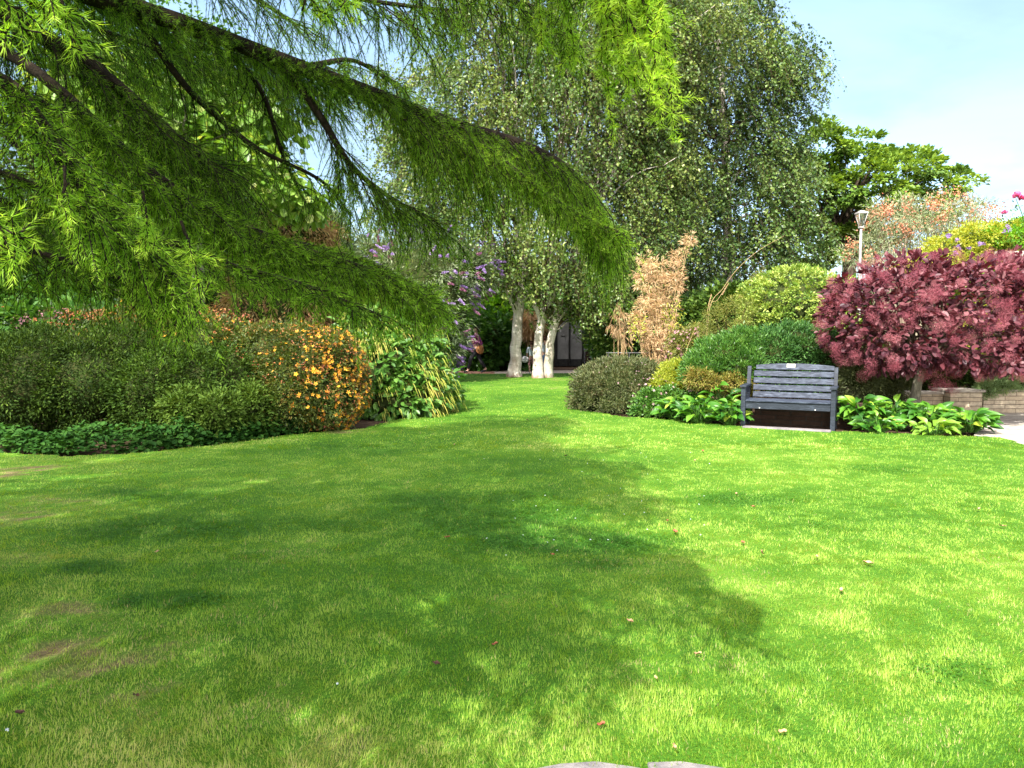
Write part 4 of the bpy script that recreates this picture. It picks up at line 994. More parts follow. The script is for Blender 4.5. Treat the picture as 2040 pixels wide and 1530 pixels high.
pf = shrub('purple_perennial', 'patch of dusky purple flowers between the tan plant and the olive shrub', 'plant', BL((1365, 690, 16.2, 34, 34, .4), (1390, 675, 16.4, 18, 30, .3)), 'olive', .06, .02, 260, .12, 14, thick=.5, core=.5, nst=12)
flowers(pf, BL((1352, 672, 16, 18, 10, .25), (1385, 672, 16, 16, 16, .25), (1340, 700, 15.9, 16, 12, .25)), 'pinkish', 150, .06, tone=.3)

# big-leaved plants either side of the bench
def hosta(label, px, py, Y, rx, rz, n, L=.24, tone=None, tilt=.0):
    n = int(n * 1.5); L = L * .86
    b = at(px, py, Y) * np.array([1, 1, 0])
    root = thing('broad_leaf_plant', label, 'plant', b, 'broad-leaved plants edging the lawn by the bench')
    R_ = rx * Y / F0; H = rz * Y / F0
    g = Geo(); gs = Geo()
    a = U(0, 2 * PI, n); rr = np.sqrt(rng.random(n)) * R_
    hh = H * (.35 + .75 * rng.random(n)) * (1 - .45 * (rr / R_) ** 2)
    tip = b + np.stack([rr * np.cos(a), rr * .62 * np.sin(a), hh], 1)
    foot = b + np.stack([rr * .35 * np.cos(a), rr * .25 * np.sin(a), np.zeros(n) + .02], 1)
    t = np.linspace(0, 1, 6)[None, :, None]
    mid = (foot + tip) / 2 + np.stack([np.zeros(n), np.zeros(n), hh * .25], 1)
    S = (1 - t) ** 2 * foot[:, None] + 2 * t * (1 - t) * mid[:, None] + t * t * tip[:, None]
    tubes(gs, S, np.broadcast_to(np.linspace(.007, .004, 6), (n, 6)), 5)
    D = np.stack([np.cos(a), np.sin(a) * .9 - .25, U(-.1, .75, n)], 1) + runit(n) * .35
    N = UP + runit(n) * .55 + np.array([-.1, -.45, 0])
    s = U(.65, 1.2, n) * L
    leaves(g, tip, D, N, s, s * U(.42, .55, n), 'big', 0, np.clip((U(0, .8, n) if tone is None else tone) + (rng.random(n) < .05) * .5, 0, 1), True)
    link('stems', gs, M['mid_leaf'], root); link('foliage', g, M['hosta'], root)
hosta('broad-leaved plant at the far left of the group left of the bench', 1352, 825, 13.5, 36, 42, 60)
hosta('tall upright broad-leaved plant with the highest leaf left of the bench', 1432, 812, 13.3, 30, 66, 46, .27)
hosta('low front broad-leaved plant in the middle left of the bench', 1395, 838, 13.0, 40, 42, 66)
hosta('broad-leaved plant touching the left bench leg', 1455, 842, 12.7, 28, 46, 54)
hosta('tallest broad-leaved plant touching the right bench leg', 1715, 838, 12.3, 38, 60, 70, .27)
hosta('broad-leaved plant beneath the smoke bush trunk', 1785, 838, 12.4, 42, 52, 80)
hosta('broad-leaved plant in front of the stone pillar', 1850, 852, 12.1, 42, 48, 80, .25)
hosta('broad-leaved plant sprawling onto the paving at the right end of the row', 1930, 862, 11.75, 40, 42, 66, .26)
hosta('low front broad-leaved plant between the bench and smoke bush trunk', 1748, 858, 11.75, 40, 32, 56, .2)
hosta('low front broad-leaved plant with a yellowing leaf below the stone pillar', 1862, 872, 11.5, 36, 26, 40, .2, .75)
shrub('border_shrub', 'dark bronze shrub in the shade between the bench and smoke bush trunk', 'bush', BL((1712, 755, 13.6, 42, 48, .4), (1760, 765, 13.9, 46, 44, .4), (1700, 700, 14.0, 30, 40, .4)), 'hebe', .05, .018, 700, .12, 20, thick=.3, core=.7, nst=8, tone=.4)
shrub('shade_shrub', 'dark green shrub in deep shade behind the smoke bush trunk', 'bush', BL((1830, 735, 15.6, 80, 50, .5), (1900, 742, 15.5, 60, 40, .4), (1760, 730, 15.6, 60, 60, .5)), 'privet', .06, .025, 700, .15, 18, thick=.3, core=.8, nst=0)
shrub('cushion_plant', 'grey-green cushion plant spilling over the sunlit wall', 'plant', BL((1985, 768, 14.9, 34, 16, .3), (2040, 765, 14.95, 50, 17, .35), (1962, 780, 14.8, 16, 18, .2), (2120, 765, 15, 50, 18, .35)), 'lavender', .035, .012, 900, .08, 24, thick=.3, core=.7, nst=0, droop=-.1, zmin=.3)
shrub('corner_shrub', 'green shrub at the right edge above the sunlit wall', 'bush', BL((2070, 720, 15.8, 60, 45, .6), (2000, 735, 15.9, 40, 24, .4)), 'mid_leaf', .06, .03, 500, .13, 20, thick=.3, core=.75, nst=0)

# ================================================================ RIGHT BACKGROUND: lamp, pergola, rose, berry shrub
lp = at(1713, 600, 18) * np.array([1, 1, 0])
lamp = thing('street_lamp', 'slim white lamp post with flat-topped lantern rising behind the smoke bush', 'street lamp', lp)
pm = surfmat('white_post_paint', [(.35, (.22, .19, .18)), (.55, (.34, .32, .31)), (.8, (.46, .45, .44))], 6, (1, 1, .6), .55, .4, .1)
g = Geo(); tubes(g, np.array([lp, lp + [0, 0, .6], lp + [0, 0, .62], at(1714, 500, 18), at(1715.5, 452, 18)]), np.array([.06, .06, .035, .03, .026]), 12, cap=True); link('pole', g, pm, lamp)
lc = at(1715.5, 452, 18)
g = Geo(); 
for k in range(4):
    a = PI / 4 + k * PI / 2
    tubes(g, np.array([lc + [.05 * math.cos(a), .05 * math.sin(a), 0], lc + [.14 * math.cos(a), .14 * math.sin(a), .30]]), np.array([.008, .008]), 5, cap=True)
box(g, -.05, .05, -.05, .05, -.03, .01, O=lc); link('frame', g, pm, lamp)
gm, nt, out = nodes('lantern_glass'); p = princ(nt, .15, .5); p.inputs['Base Color'].default_value = (.75, .8, .8, 1); p.inputs['Transmission Weight'].default_value = .97; p.inputs['IOR'].default_value = 1.1; nt.links.new(p.outputs[0], out.inputs[0])
g = Geo(); a = PI / 4 + np.arange(4) * PI / 2
V = np.concatenate([np.stack([.047 * np.cos(a), .047 * np.sin(a), np.full(4, .012)], 1), np.stack([.133 * np.cos(a), .133 * np.sin(a), np.full(4, .295)], 1)]) + lc
g.add(V, [np.array([(k, (k + 1) % 4, 4 + (k + 1) % 4, 4 + k) for k in range(4)] + [(3, 2, 1, 0), (4, 5, 6, 7)])]); link('lantern_glass', g, gm, lamp)
g = Geo(); r1, r2 = .16, .02
V = np.concatenate([np.stack([r1 * np.cos(a), r1 * np.sin(a), np.full(4, .30)], 1), np.stack([r1 * np.cos(a), r1 * np.sin(a), np.full(4, .325)], 1), np.stack([r2 * np.cos(a), r2 * np.sin(a), np.full(4, .38)], 1)]) + lc
g.add(V, [np.array([(k, (k + 1) % 4, 4 + (k + 1) % 4, 4 + k) for k in range(4)] + [(4 + k, 4 + (k + 1) % 4, 8 + (k + 1) % 4, 8 + k) for k in range(4)] + [(3, 2, 1, 0), (8, 9, 10, 11)])]); link('lamp_cap', g, pm, lamp)

pg = thing('pergola', 'grey timber pergola beam showing above the smoke bush at the right edge', 'pergola', at(2010, 700, 15.6) * np.array([1, 1, 0]))
wg = surfmat('grey_timber', [(.3, (.26, .23, .19)), (.7, (.5, .46, .4))], 6, (.6, 6, 6), .8, .2, .3)
bz = at(2010, 506, 15.6)
g = Geo(); box(g, at(1984, 505, 15.6)[0], 16, 15.55, 15.65, bz[2] - .055, bz[2] + .055); link('beam', g, wg, pg)
for x in (10.6, 13.2, 15.8):
    g = Geo(); box(g, x, x + .12, 15.54, 15.66, 0, bz[2] - .057); link('post', g, wg, pg)
cl = shrub('climbing_plant', 'yellow-green climber with violet flowers on the pergola at the right', 'plant', BL((1900, 500, 16.4, 60, 30, .6), (1960, 480, 16.4, 70, 32, .6), (2030, 490, 16.4, 70, 44, .7), (1860, 525, 16.2, 60, 24, .5), (1960, 530, 16.2, 90, 30, .6), (2060, 540, 16.4, 80, 50, .6), (1990, 620, 16.4, 90, 90, .5)),
           'gold_leaf', .05, .03, 2100, .14, 18, thick=.25, core=.7, nst=6)
g = Geo(); Cg, Og = foliage(g, BL((2000, 478, 16.1, 46, 22, .5), (2045, 470, 16.2, 36, 34, .5), (1985, 545, 15.9, 60, 26, .4)), .06, .035, 420, .13, 18); link('green_foliage', g, M['bright_leaf'], cl)
P = np.array([at(*p, 15.75) for p in [(1893, 470), (1906, 477), (1911, 492), (1930, 494), (1950, 487), (1960, 484), (1828, 498), (2006, 452), (2000, 462), (2009, 459), (1903, 504), (1888, 470)]])
for q in P:
    g = Geo(); n = 4; d = runit(n) * .03; leaves(g, q + d, runit(n), np.array([0, -1, .3]) + runit(n) * .3, .085, .085, 'flower', 0, None); link('flower', g, M['clematis'], cl)
rs = thing('rose_bush', 'tall rose with a large pink bloom against the sky at the right edge', 'plant', at(2050, 700, 14.9) * np.array([1, 1, 0]))
g = Geo(); b0 = at(2050, 700, 14.9) * np.array([1, 1, 0])
bough(g, [b0, at(2056, 520, 14.9), at(2040, 440, 14.9), at(2024, 396, 14.9)], .014, .005, 20, 6); bough(g, [at(2048, 480, 14.9), at(2020, 450, 14.9), at(2001, 430, 14.9)], .007, .003, 10, 5)
bough(g, [at(2056, 520, 14.9), at(2060, 440, 14.9), at(2066, 380, 14.9)], .01, .003, 10, 5); link('stems', g, M['mid_leaf'], rs)
g = Geo(); P, O = shell(BL((2024, 412, 14.9, 14, 12, .12), (2010, 440, 14.9, 14, 12, .12), (2052, 450, 14.9, 20, 50, .3)), 120, .9); leaves(g, P, runit(len(P)) - [0, 0, .3], UP + runit(len(P)) * .6, .06, .035, 'oval', 0, None); link('foliage', g, M['mid_leaf'], rs)
for c_, r_ in ((at(2026, 391, 14.9), .085), (at(2036, 396, 14.88), .07), (at(2001, 424, 14.88), .055)):
    g = Geo(); n = 42; d = runit(n); d[:, 2] = np.abs(d[:, 2]) * .6
    leaves(g, c_ + d * r_ * .15, d, np.cross(d, runit(n)), r_ * U(.8, 1.3, n), r_ * 1.0, 'round', 0, None); link('bloom', g, M['rose'], rs)

bs = shrub('berry_tree', 'airy rowan-like tree hung with orange berries behind the lamp post', 'tree', BL((1800, 440, 20, 62, 44, 1.0), (1870, 440, 20, 66, 48, 1.0), (1930, 430, 20, 44, 36, .8), (1760, 490, 20, 50, 46, .8), (1840, 500, 19.8, 90, 50, .9), (1745, 420, 20.2, 18, 26, .3), (1700, 510, 20.5, 30, 24, .5)),
           'rowan_leaf', .11, .022, 760, .28, 18, thick=.8, core=0, nst=160, st=(.03, .005), stem_mat='twig_pale', droop=.1)
g = Geo(); P, O = shell(BL((1800, 432, 19.9, 66, 44, 1.0), (1880, 430, 19.9, 80, 44, 1.0), (1930, 425, 19.9, 48, 40, .8), (1760, 480, 19.9, 54, 56, .8), (1705, 505, 20.2, 24, 22, .4)), 105, .35, 1)
n = 34; Q = np.repeat(P, n, 0) + rng.normal(0, .085, (len(P) * n, 3)); leaves(g, Q, runit(len(Q)), runit(len(Q)), .045, .04, 'round', 0, None); link('berries', g, M['berry'], bs)

# oak beyond
oak = clump_tree('oak_tree', 'bright green spreading oak against the sky behind the lamp post', 'tree', at(1690, 660, 36) * np.array([1, 1, 0]),
    [at(1694, 700, 36) * np.array([1, 1, 0]), at(1692, 560, 36), at(1688, 515, 36), at(1668, 480, 36), at(1650, 455, 36)], .36, None,
    BL((1650, 300, 36, 55, 60, 1.8), (1700, 330, 36, 60, 60, 2), (1620, 390, 36, 60, 70, 2), (1760, 350, 36, 60, 42, 1.8), (1810, 345, 36, 62, 42, 1.8), (1740, 400, 36, 90, 55, 2.2), (1850, 370, 36, 62, 36, 1.6), (1905, 368, 36, 34, 30, 1.2), (1600, 480, 36, 70, 60, 2), (1670, 420, 36, 55, 40, 1.8), (1850, 410, 36, 60, 40, 1.4), (1725, 375, 35, 80, 60, 2), (1690, 460, 36, 30, 30, 1.2), (1740, 470, 37, 60, 50, 1.6)),
    'oak_leaf', .21, .15, 560, .50, 90, 'dia', nlimb=26, thick=.45, squash=.5, upn=.9, twigs=60)
# ================================================================ BIRCHES
def B0(px, py, Y): return at(px, py, Y) * np.array([1, 1, 0])
ba = gr(1025, 752); bb = gr(1072, 754); bcx = gr(1090, 753)
YA = ba[1]; YB = bb[1]
birch('birch_tree', 'left birch with a straight white trunk forking high, standing apart on the lawn', ba,
      [ba - [0, 0, .1], at(1029, 690, YA), at(1031, 640, YA), at(1036, 590, YA), at(1044, 520, YA), at(1035, 400, YA), at(1010, 250, YA), at(1000, 60, YA), at(1000, -200, YA)], .215,
      [([at(1030, 625, YA), at(1018, 595, YA - .1), at(1006, 572, YA - .2), at(975, 480, YA - .5)], .10, .03), ([at(1046, 500, YA), at(1080, 420, YA - .3), at(1120, 300, YA - .4)], .10, .03), ([at(1034, 600, YA), at(1055, 585, YA - .2), at(1075, 560, YA - .4)], .05, .02)],
      BL((900, 260, YA, 130, 190, 2.6), (1010, 120, YA, 150, 220, 3), (860, 420, YA, 110, 130, 2.2), (980, 440, YA - .5, 120, 110, 2.4), (840, 200, YA, 90, 100, 2), (960, -80, YA, 150, 120, 2.6), (1000, 540, YA - .6, 60, 44, 1.2), (790, 330, YA + 1, 60, 120, 1.5)), 'birch_leaf', 4700, 'birches grown together on the lawn', 15)
birch('birch_tree', 'middle birch trunk standing upright close behind the leaning one', bb,
      [bb - [0, 0, .1], at(1072, 700, YB), at(1077, 650, YB), at(1083, 620, YB), at(1090, 560, YB), at(1105, 450, YB), at(1120, 280, YB), at(1140, 60, YB), at(1150, -180, YB)], .17,
      [([at(1077, 640, YB), at(1068, 612, YB - .1), at(1055, 590, YB - .2), at(1040, 570, YB - .3)], .085, .04), ([at(1082, 620, YB), at(1096, 600, YB - .2), at(1115, 560, YB - .5)], .08, .03)],
      BL((1130, 190, YB, 150, 210, 2.8), (1190, 360, YB, 120, 140, 2.4), (1110, 470, YB - .6, 110, 90, 2.2), (1230, 60, YB, 140, 150, 2.6), (1150, -90, YB, 160, 110, 2.8), (1150, 560, YB - .8, 90, 50, 1.4), (1090, 560, YB - .8, 70, 40, 1.0)), 'birch_leaf', 4700, 'birches grown together on the lawn', 15)
birch('birch_tree', 'right birch whose white trunk leans right towards the grey doors', bcx,
      [bcx - [0, 0, .1], at(1094, 700, YB), at(1104, 650, YB), at(1112, 620, YB), at(1130, 560, YB), at(1170, 450, YB), at(1230, 320, YB), at(1270, 150, YB), at(1290, -100, YB)], .165,
      [([at(1112, 620, YB), at(1128, 606, YB - .1), at(1150, 590, YB - .2)], .05, .03), ([at(1110, 622, YB), at(1100, 600, YB - .1), at(1096, 560, YB - .2)], .07, .03)],
      BL((1200, 650, YB, 44, 40, .9), (1165, 630, YB, 40, 34, .8), (1270, 180, YB + 1, 130, 180, 2.6), (1300, 380, YB + 1, 110, 150, 2.2), (1240, 500, YB, 90, 80, 1.8), (1350, 40, YB + 1, 130, 130, 2.4), (1190, 590, YB - .5, 80, 56, 1.4), (1240, 600, YB, 60, 60, 1.2), (1150, 615, YB - .6, 50, 30, .8)), 'birch_leaf', 4700, 'birches grown together on the lawn', 15, zlow=1.2)
YC = 31.0; bd = B0(1452, 700, YC)
birch('weeping_birch', 'deep green weeping birch with curtains of leaves behind the rounded shrub', bd,
      [bd, at(1450, 560, YC), at(1448, 420, YC), at(1442, 250, YC), at(1430, 60, YC), at(1420, -150, YC)], .26, [],
      BL((1430, 130, YC, 140, 200, 3), (1520, 200, YC, 95, 160, 2.4), (1400, 400, YC, 130, 150, 2.8), (1500, 420, YC, 105, 130, 2.6), (1440, 530, YC, 130, 80, 2.4), (1540, 480, YC, 70, 90, 1.8), (1400, -60, YC, 150, 120, 3), (1560, 330, YC, 56, 100, 1.4), (1590, 150, YC, 40, 50, 1.0), (1350, 300, YC + 1, 90, 260, 2)), 'birch_leaf_b', 6200, None, 18, (.3, 1.3), .115)
def pop(o, k):
    if k in o: del o[k]

# ================================================================ LEFT BORDER
hyp = shrub('hypericum_bush', 'large rounded bush covered in golden yellow flowers at the lawn edge', 'bush', BL((610, 755, 12.6, 112, 100, 1.0), (560, 720, 12.8, 100, 78, .9), (645, 790, 12.3, 78, 70, .75), (560, 800, 12.1, 90, 66, .8), (660, 730, 12.4, 62, 70, .6)),
      'hyp_leaf', .045, .017, 2100, .12, 26, thick=.22, core=.8, nst=0, droop=.1)
HB = BL((610, 755, 12.6, 114, 102, 1.02), (645, 790, 12.3, 80, 72, .77), (660, 730, 12.4, 64, 72, .62), (560, 720, 12.8, 102, 80, .92))
flowers(hyp, HB, 'hyp_flower', 3400, .07, 'flower', sel=lambda P: (rng.random(len(P)) < .07 + .85 * np.clip((project(P)[0] - 560) / 130, 0, 1)))
g = Geo(); P, O = shell(HB, 3600, .08); px = project(P)[0]; k = (O[:, 1] < .4) & (rng.random(len(P)) < .25 + .7 * np.clip((px - 560) / 140, 0, 1)); P, O = P[k] + O[k] * .03, O[k]
n = 3; Q = np.repeat(P, n, 0) + rng.normal(0, .025, (len(P) * n, 3)); leaves(g, Q, runit(len(Q)), runit(len(Q)), .035, .022, 'dia', 0, None); link('seed_heads', g, M['rust'], hyp)
hy2 = shrub('hypericum_bush', 'straggling flowering bush with scattered golden blooms under the larch boughs', 'bush', BL((400, 700, 13, 110, 74, .9), (280, 690, 13.4, 110, 70, .9), (470, 720, 12.9, 70, 74, .7), (330, 650, 13.8, 90, 50, .6), (290, 615, 14, 50, 34, .5)),
      'hyp_leaf', .05, .02, 1700, .14, 22, thick=.25, core=.78, nst=0)
flowers(hy2, BL((400, 700, 13, 112, 76, .92), (280, 690, 13.4, 112, 72, .92), (470, 720, 12.9, 72, 76, .72), (290, 612, 14, 52, 36, .5)), 'hyp_flower', 420, .075, 'flower', sel=lambda P: project(P)[1] < 700)
g = Geo(); P, O = shell(BL((400, 690, 13, 112, 80, .92), (280, 680, 13.4, 114, 76, .92), (180, 680, 13, 90, 60, .8)), 1600, .08); k = (O[:, 1] < .4) & (P[:, 2] > 1.1); P, O = P[k] + O[k] * .03, O[k]
Q = np.repeat(P, 3, 0) + rng.normal(0, .03, (len(P) * 3, 3)); leaves(g, Q, runit(len(Q)), runit(len(Q)), .04, .025, 'dia', 0, None); link('seed_heads', g, M['rust'], hy2)
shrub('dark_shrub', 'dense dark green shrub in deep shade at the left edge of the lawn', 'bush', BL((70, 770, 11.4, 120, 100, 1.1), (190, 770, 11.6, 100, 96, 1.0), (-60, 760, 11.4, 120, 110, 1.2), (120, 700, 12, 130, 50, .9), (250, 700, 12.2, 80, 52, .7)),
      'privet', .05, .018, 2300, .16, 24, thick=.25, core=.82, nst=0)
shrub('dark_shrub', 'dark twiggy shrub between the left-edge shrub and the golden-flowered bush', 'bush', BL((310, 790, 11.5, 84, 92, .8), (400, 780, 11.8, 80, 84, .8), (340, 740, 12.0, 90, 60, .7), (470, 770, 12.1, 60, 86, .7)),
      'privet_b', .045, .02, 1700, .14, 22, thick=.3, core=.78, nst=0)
shrub('young_shrub', 'blue-green upright leafy shrub low in front of the dark twiggy one', 'bush', BL((375, 820, 11.0, 42, 46, .45), (440, 828, 11.0, 46, 50, .45), (500, 820, 11.4, 46, 56, .4), (350, 800, 11.2, 30, 34, .3)), 'privet_b', .05, .025, 620, .11, 20, 'oval', thick=.4, core=.6, nst=20, tone=.75)
# creeping plants along the edge
g = Geo(); E = [gr(-60, 900), gr(60, 905), gr(130, 908), gr(300, 900), gr(400, 890), gr(500, 878), gr(600, 862)]
Ec = catmull(E, 60); n = 4600
i = rng.integers(0, 60, n); P = Ec[i] + np.stack([U(-.12, .12, n), np.abs(rng.normal(0, .32, n)), np.zeros(n)], 1)
P[:, 2] = (.04 + .24 * rng.random(n)) * (.4 + 1.2 * vnoise(P[:, 0], P[:, 1], .35)) * np.clip((P[:, 1] - Ec[i][:, 1]) / .2 + .25, .2, 1)
leaves(g, P, runit(n) * [1, 1, .4] + [0, -.3, 0], UP + runit(n) * .5 + [0, -.3, 0], .07 * U(.6, 1.3, n), .055 * U(.6, 1.3, n), 'round', 0, np.clip(.35 * vnoise(P[:, 0], P[:, 1], .4) + .5 * rng.random(n), 0, 1))
tag(link('ground_cover', g, M['ground_leaf']), 'creeping dark green broad-leaved ground cover along the shaded left lawn edge', 'ground cover', kind='stuff')
lf = shrub('leafy_perennials', 'light green leafy perennials with red flowers behind the dark left shrub', 'plant', BL((60, 600, 14, 80, 46, .7), (160, 590, 14.4, 80, 46, .7), (-20, 590, 14, 70, 60, .7), (110, 640, 13.6, 130, 34, .6), (220, 570, 15, 50, 36, .6)),
      'mid_leaf', .14, .075, 620, .2, 14, 'oval', thick=.35, core=.75, nst=12)
flowers(lf, BL((80, 630, 13.5, 120, 34, .6)), 'red', 34, .07)
jp = shrub('purple_perennial', 'dull purple flat flower heads among green stems behind the left shrub', 'plant', BL((235, 590, 14.2, 28, 28, .3), (120, 650, 13.2, 40, 26, .3), (180, 640, 13.4, 30, 24, .3)), 'bud_leaf', .08, .02, 160, .12, 14, thick=.5, core=.4, nst=14)
flowers(jp, BL((235, 575, 14.1, 24, 10, .25), (115, 628, 13.1, 34, 10, .25), (50, 640, 13, 20, 10, .2)), 'pinkish', 260, .05, tone=.15, thick=.4)
# goosefoot-like plant with tassels
tb = thing('tassel_plant', 'sprawling leafy plant with drooping yellow-green tassels right of the golden-flowered bush', 'plant', B0(790, 790, 14.6))
TB = BL((760, 740, 14.6, 80, 80, .9), (820, 765, 14.8, 74, 62, .9), (800, 690, 15.2, 70, 60, .8), (730, 680, 15.4, 60, 60, .7), (870, 795, 15.0, 36, 30, .5), (790, 800, 14.2, 90, 36, .6))
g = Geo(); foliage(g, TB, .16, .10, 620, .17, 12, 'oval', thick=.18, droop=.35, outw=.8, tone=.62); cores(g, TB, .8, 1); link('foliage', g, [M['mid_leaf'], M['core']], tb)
P, O = shell(TB, 420, .05); k = (O[:, 1] < .4); P, O = P[k] + O[k] * .06, O[k]
g = Geo(); nn = 7; m = len(P) * nn
s0 = np.repeat(P, nn, 0) + rng.normal(0, .09, (m, 3)) * [1, .6, .6]; l = U(.07, .22, m)
dr = np.repeat(nrm(O * [1, .6, 0] + [.5, -.2, 0]), nn, 0)
t = np.linspace(0, 1, 4)[None, :, None]
S = s0[:, None] + dr[:, None] * l[:, None, None] * t * .55 - UP * l[:, None, None] * t ** 1.4
tubes(g, S, np.broadcast_to(np.array([.006, .009, .008, .003]), (m, 4)), 4, 0, .5)
g.tone[-1] = np.repeat(np.clip(np.repeat(U(.1, .8, len(P)), nn) + U(-.2, .2, m), 0, 1), 16)
link('tassels', g, M['tassel'], tb)
shrub('golden_shrub', 'bright yellow-green shrub glimpsed below the larch tips beside the buddleia', 'bush', BL((745, 610, 18, 58, 50, .9), (800, 640, 18.4, 50, 50, .8), (700, 640, 18, 50, 60, .8)), 'gold_leaf', .12, .06, 460, .22, 16, 'oval', thick=.4, core=.75, nst=8, tone=.25)
# buddleia
bud = thing('buddleia', 'tall arching buddleia covered in purple flower spikes left of the birches', 'bush', B0(850, 742, 24))
BD = BL((840, 560, 24, 110, 90, 1.7), (880, 620, 23.8, 66, 90, 1.4), (790, 620, 24, 90, 90, 1.5), (855, 690, 23.6, 66, 50, 1.2), (800, 680, 23.8, 90, 56, 1.2), (930, 540, 24.4, 56, 50, 1.1), (760, 520, 24.6, 60, 50, 1.1), (700, 640, 24.6, 60, 90, 1.2))
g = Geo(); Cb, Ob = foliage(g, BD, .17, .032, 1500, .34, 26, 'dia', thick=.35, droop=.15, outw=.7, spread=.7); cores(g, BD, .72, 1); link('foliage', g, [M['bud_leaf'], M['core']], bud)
g = Geo(); stems(g, B0(850, 742, 24), Cb[rng.choice(len(Cb), 50, replace=False)], .035, .006, 0); link('stems', g, M['twig'], bud)
P, O = shell(BD, 800, .05); k = (O[:, 1] < .35); P, O = P[k] + O[k] * .12, O[k]
g = Geo(); gp = Geo(); n = 70
dirs = nrm(O + np.array([.2, -.2, -.35]) + runit(len(P)) * .55)
ii = np.repeat(np.arange(len(P)), n); t = rng.random(len(ii)); ll = U(.16, .34, len(P))[ii]
Q = P[ii] + dirs[ii] * (ll * t)[:, None] + runit(len(ii)) * (.045 * (1 - .8 * t))[:, None]
pinkm = (rng.random(len(P)) < .22)[ii]
tn = np.clip(.62 * rng.random(len(P))[ii] + U(0, .3, len(ii)), 0, 1)
near = np.argsort(P[:, 1] - .3 * ll.reshape(len(P), n)[:, 0])[:100]; isn = np.zeros(len(P), bool); isn[near] = True
for i in near:
    q = slice(i * n, (i + 1) * n); gi = Geo(); leaves(gi, Q[q], runit(n), runit(n), .035, .035, 'chip', 0, tn[q]); link('flower_spike', gi, M['bud_pink' if pinkm[i * n] else 'bud_flower'], bud)
rr_ = ~np.repeat(isn, n)
for gg, mk in ((g, ~pinkm & rr_), (gp, pinkm & rr_)): leaves(gg, Q[mk], runit(mk.sum()), runit(mk.sum()), .035, .035, 'chip', 0, tn[mk])
link('flower_spikes', g, M['bud_flower'], bud)['kind'] = 'stuff'; o = link('flower_spikes', gp, M['bud_pink'], bud); o['kind'] = 'stuff'; o['label'] = 'faded brownish-pink flower spikes'
sp = P[np.argsort(P[:, 2])[:1]]
# broad-leaved yellowish tree
clump_tree('broadleaf_tree', 'tree with big rounded yellow-green leaves seen behind the larch boughs', 'tree', B0(400, 660, 15.5),
    [B0(400, 700, 15.5), at(395, 560, 15.5), at(405, 450, 15.5), at(390, 330, 15.5), at(370, 200, 15.5)], .14, None,
    BL((400, 360, 15.5, 90, 90, 1.3), (500, 340, 15.3, 80, 60, 1.1), (560, 385, 15.2, 60, 40, .8), (300, 260, 15.7, 120, 90, 1.4), (420, 210, 15.8, 110, 80, 1.3), (220, 160, 16, 120, 80, 1.4), (610, 400, 15.1, 44, 34, .6), (530, 240, 15.8, 60, 40, .9), (330, 430, 15.5, 90, 50, 1.0)),
    'catalpa_leaf', .17, .14, 860, .30, 13, 'round', nlimb=24, thick=.8, upn=.6, droop=.5, bark='bark_grey', twigs=50)
clump_tree('background_tree', 'mid green bushy tree filling the gap behind the broad-leaved tree', 'tree', B0(330, 660, 23), [B0(330, 700, 23), at(330, 520, 23), at(340, 350, 23), at(330, 180, 23)], .2, None,
    BL((260, 180, 23, 150, 110, 2.2), (420, 200, 23, 120, 100, 2.2), (330, 80, 23, 130, 80, 2.0), (480, 320, 23, 90, 90, 1.8), (200, 330, 23, 130, 120, 2.2), (380, 420, 23, 160, 90, 2.2), (140, 60, 23, 120, 100, 2)), 'mid_leaf', .15, .11, 620, .5, 30, nlimb=16, thick=.7)
br = shrub('brown_shrub', 'shrub covered in brown and straw-coloured seed heads below the broad-leaved tree', 'bush', BL((540, 450, 17.5, 80, 36, .8), (600, 470, 17.5, 70, 40, .8), (490, 460, 17.5, 50, 36, .7), (560, 520, 17.4, 110, 60, .9), (560, 620, 17.4, 120, 80, .9)), 'brown_shrub', .13, .022, 900, .2, 20, thick=.25, core=.85, nst=0, droop=.6)
shrub('lilac_shrub', 'grey-green shrub with purple spikes at the left end of the buddleia', 'bush', BL((640, 480, 19.5, 50, 60, .9), (670, 560, 19.5, 60, 80, .9)), 'bud_leaf', .15, .03, 460, .26, 18, thick=.3, core=.75, nst=10)

# ================================================================ BACKGROUND PLANTING
def hedge(label, blobs, mat='privet', L=.16, W=.09, ncl=900, cr=.45, nl=22, name='hedge', cat='hedge', **kw):
    kw.setdefault('core', .86); kw.setdefault('thick', .2)
    return shrub(name, label, cat, blobs, mat, L, W, ncl, cr, nl, nst=0, **kw)
hedge('leafy bright green shrub behind the walking person', BL((980, 690, 32, 50, 66, 1.3), (940, 700, 32, 46, 56, 1.2), (1020, 705, 32, 40, 50, 1.1), (1045, 700, 32.4, 24, 50, .8)), 'mid_leaf', .2, .14, 420, .34, 18, 'broad_shrub', 'bush', tone=.35)
hedge('pale yellow-green shrub above the walking person left of the birch trunk', BL((960, 640, 33.5, 44, 40, 1.2), (1000, 630, 33.5, 44, 44, 1.2)), 'bright_leaf', .18, .1, 380, .34, 16, 'light_shrub', 'bush')
hedge('small bright shrub between the two birch trunks', BL((1052, 712, 31.8, 14, 30, .5)), 'bright_leaf', .18, .1, 90, .24, 16, 'light_shrub', 'bush')
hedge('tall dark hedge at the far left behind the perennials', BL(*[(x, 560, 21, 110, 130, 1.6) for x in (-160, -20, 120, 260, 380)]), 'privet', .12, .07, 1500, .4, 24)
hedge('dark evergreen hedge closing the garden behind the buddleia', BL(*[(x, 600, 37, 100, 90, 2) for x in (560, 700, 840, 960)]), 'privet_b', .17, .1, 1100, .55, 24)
hedge('dark hedge behind the birches and the grey doors', BL(*[(x, 610, 40, 90, 84, 2) for x in (1060, 1180, 1300)]), 'privet', .17, .1, 1000, .55, 24)
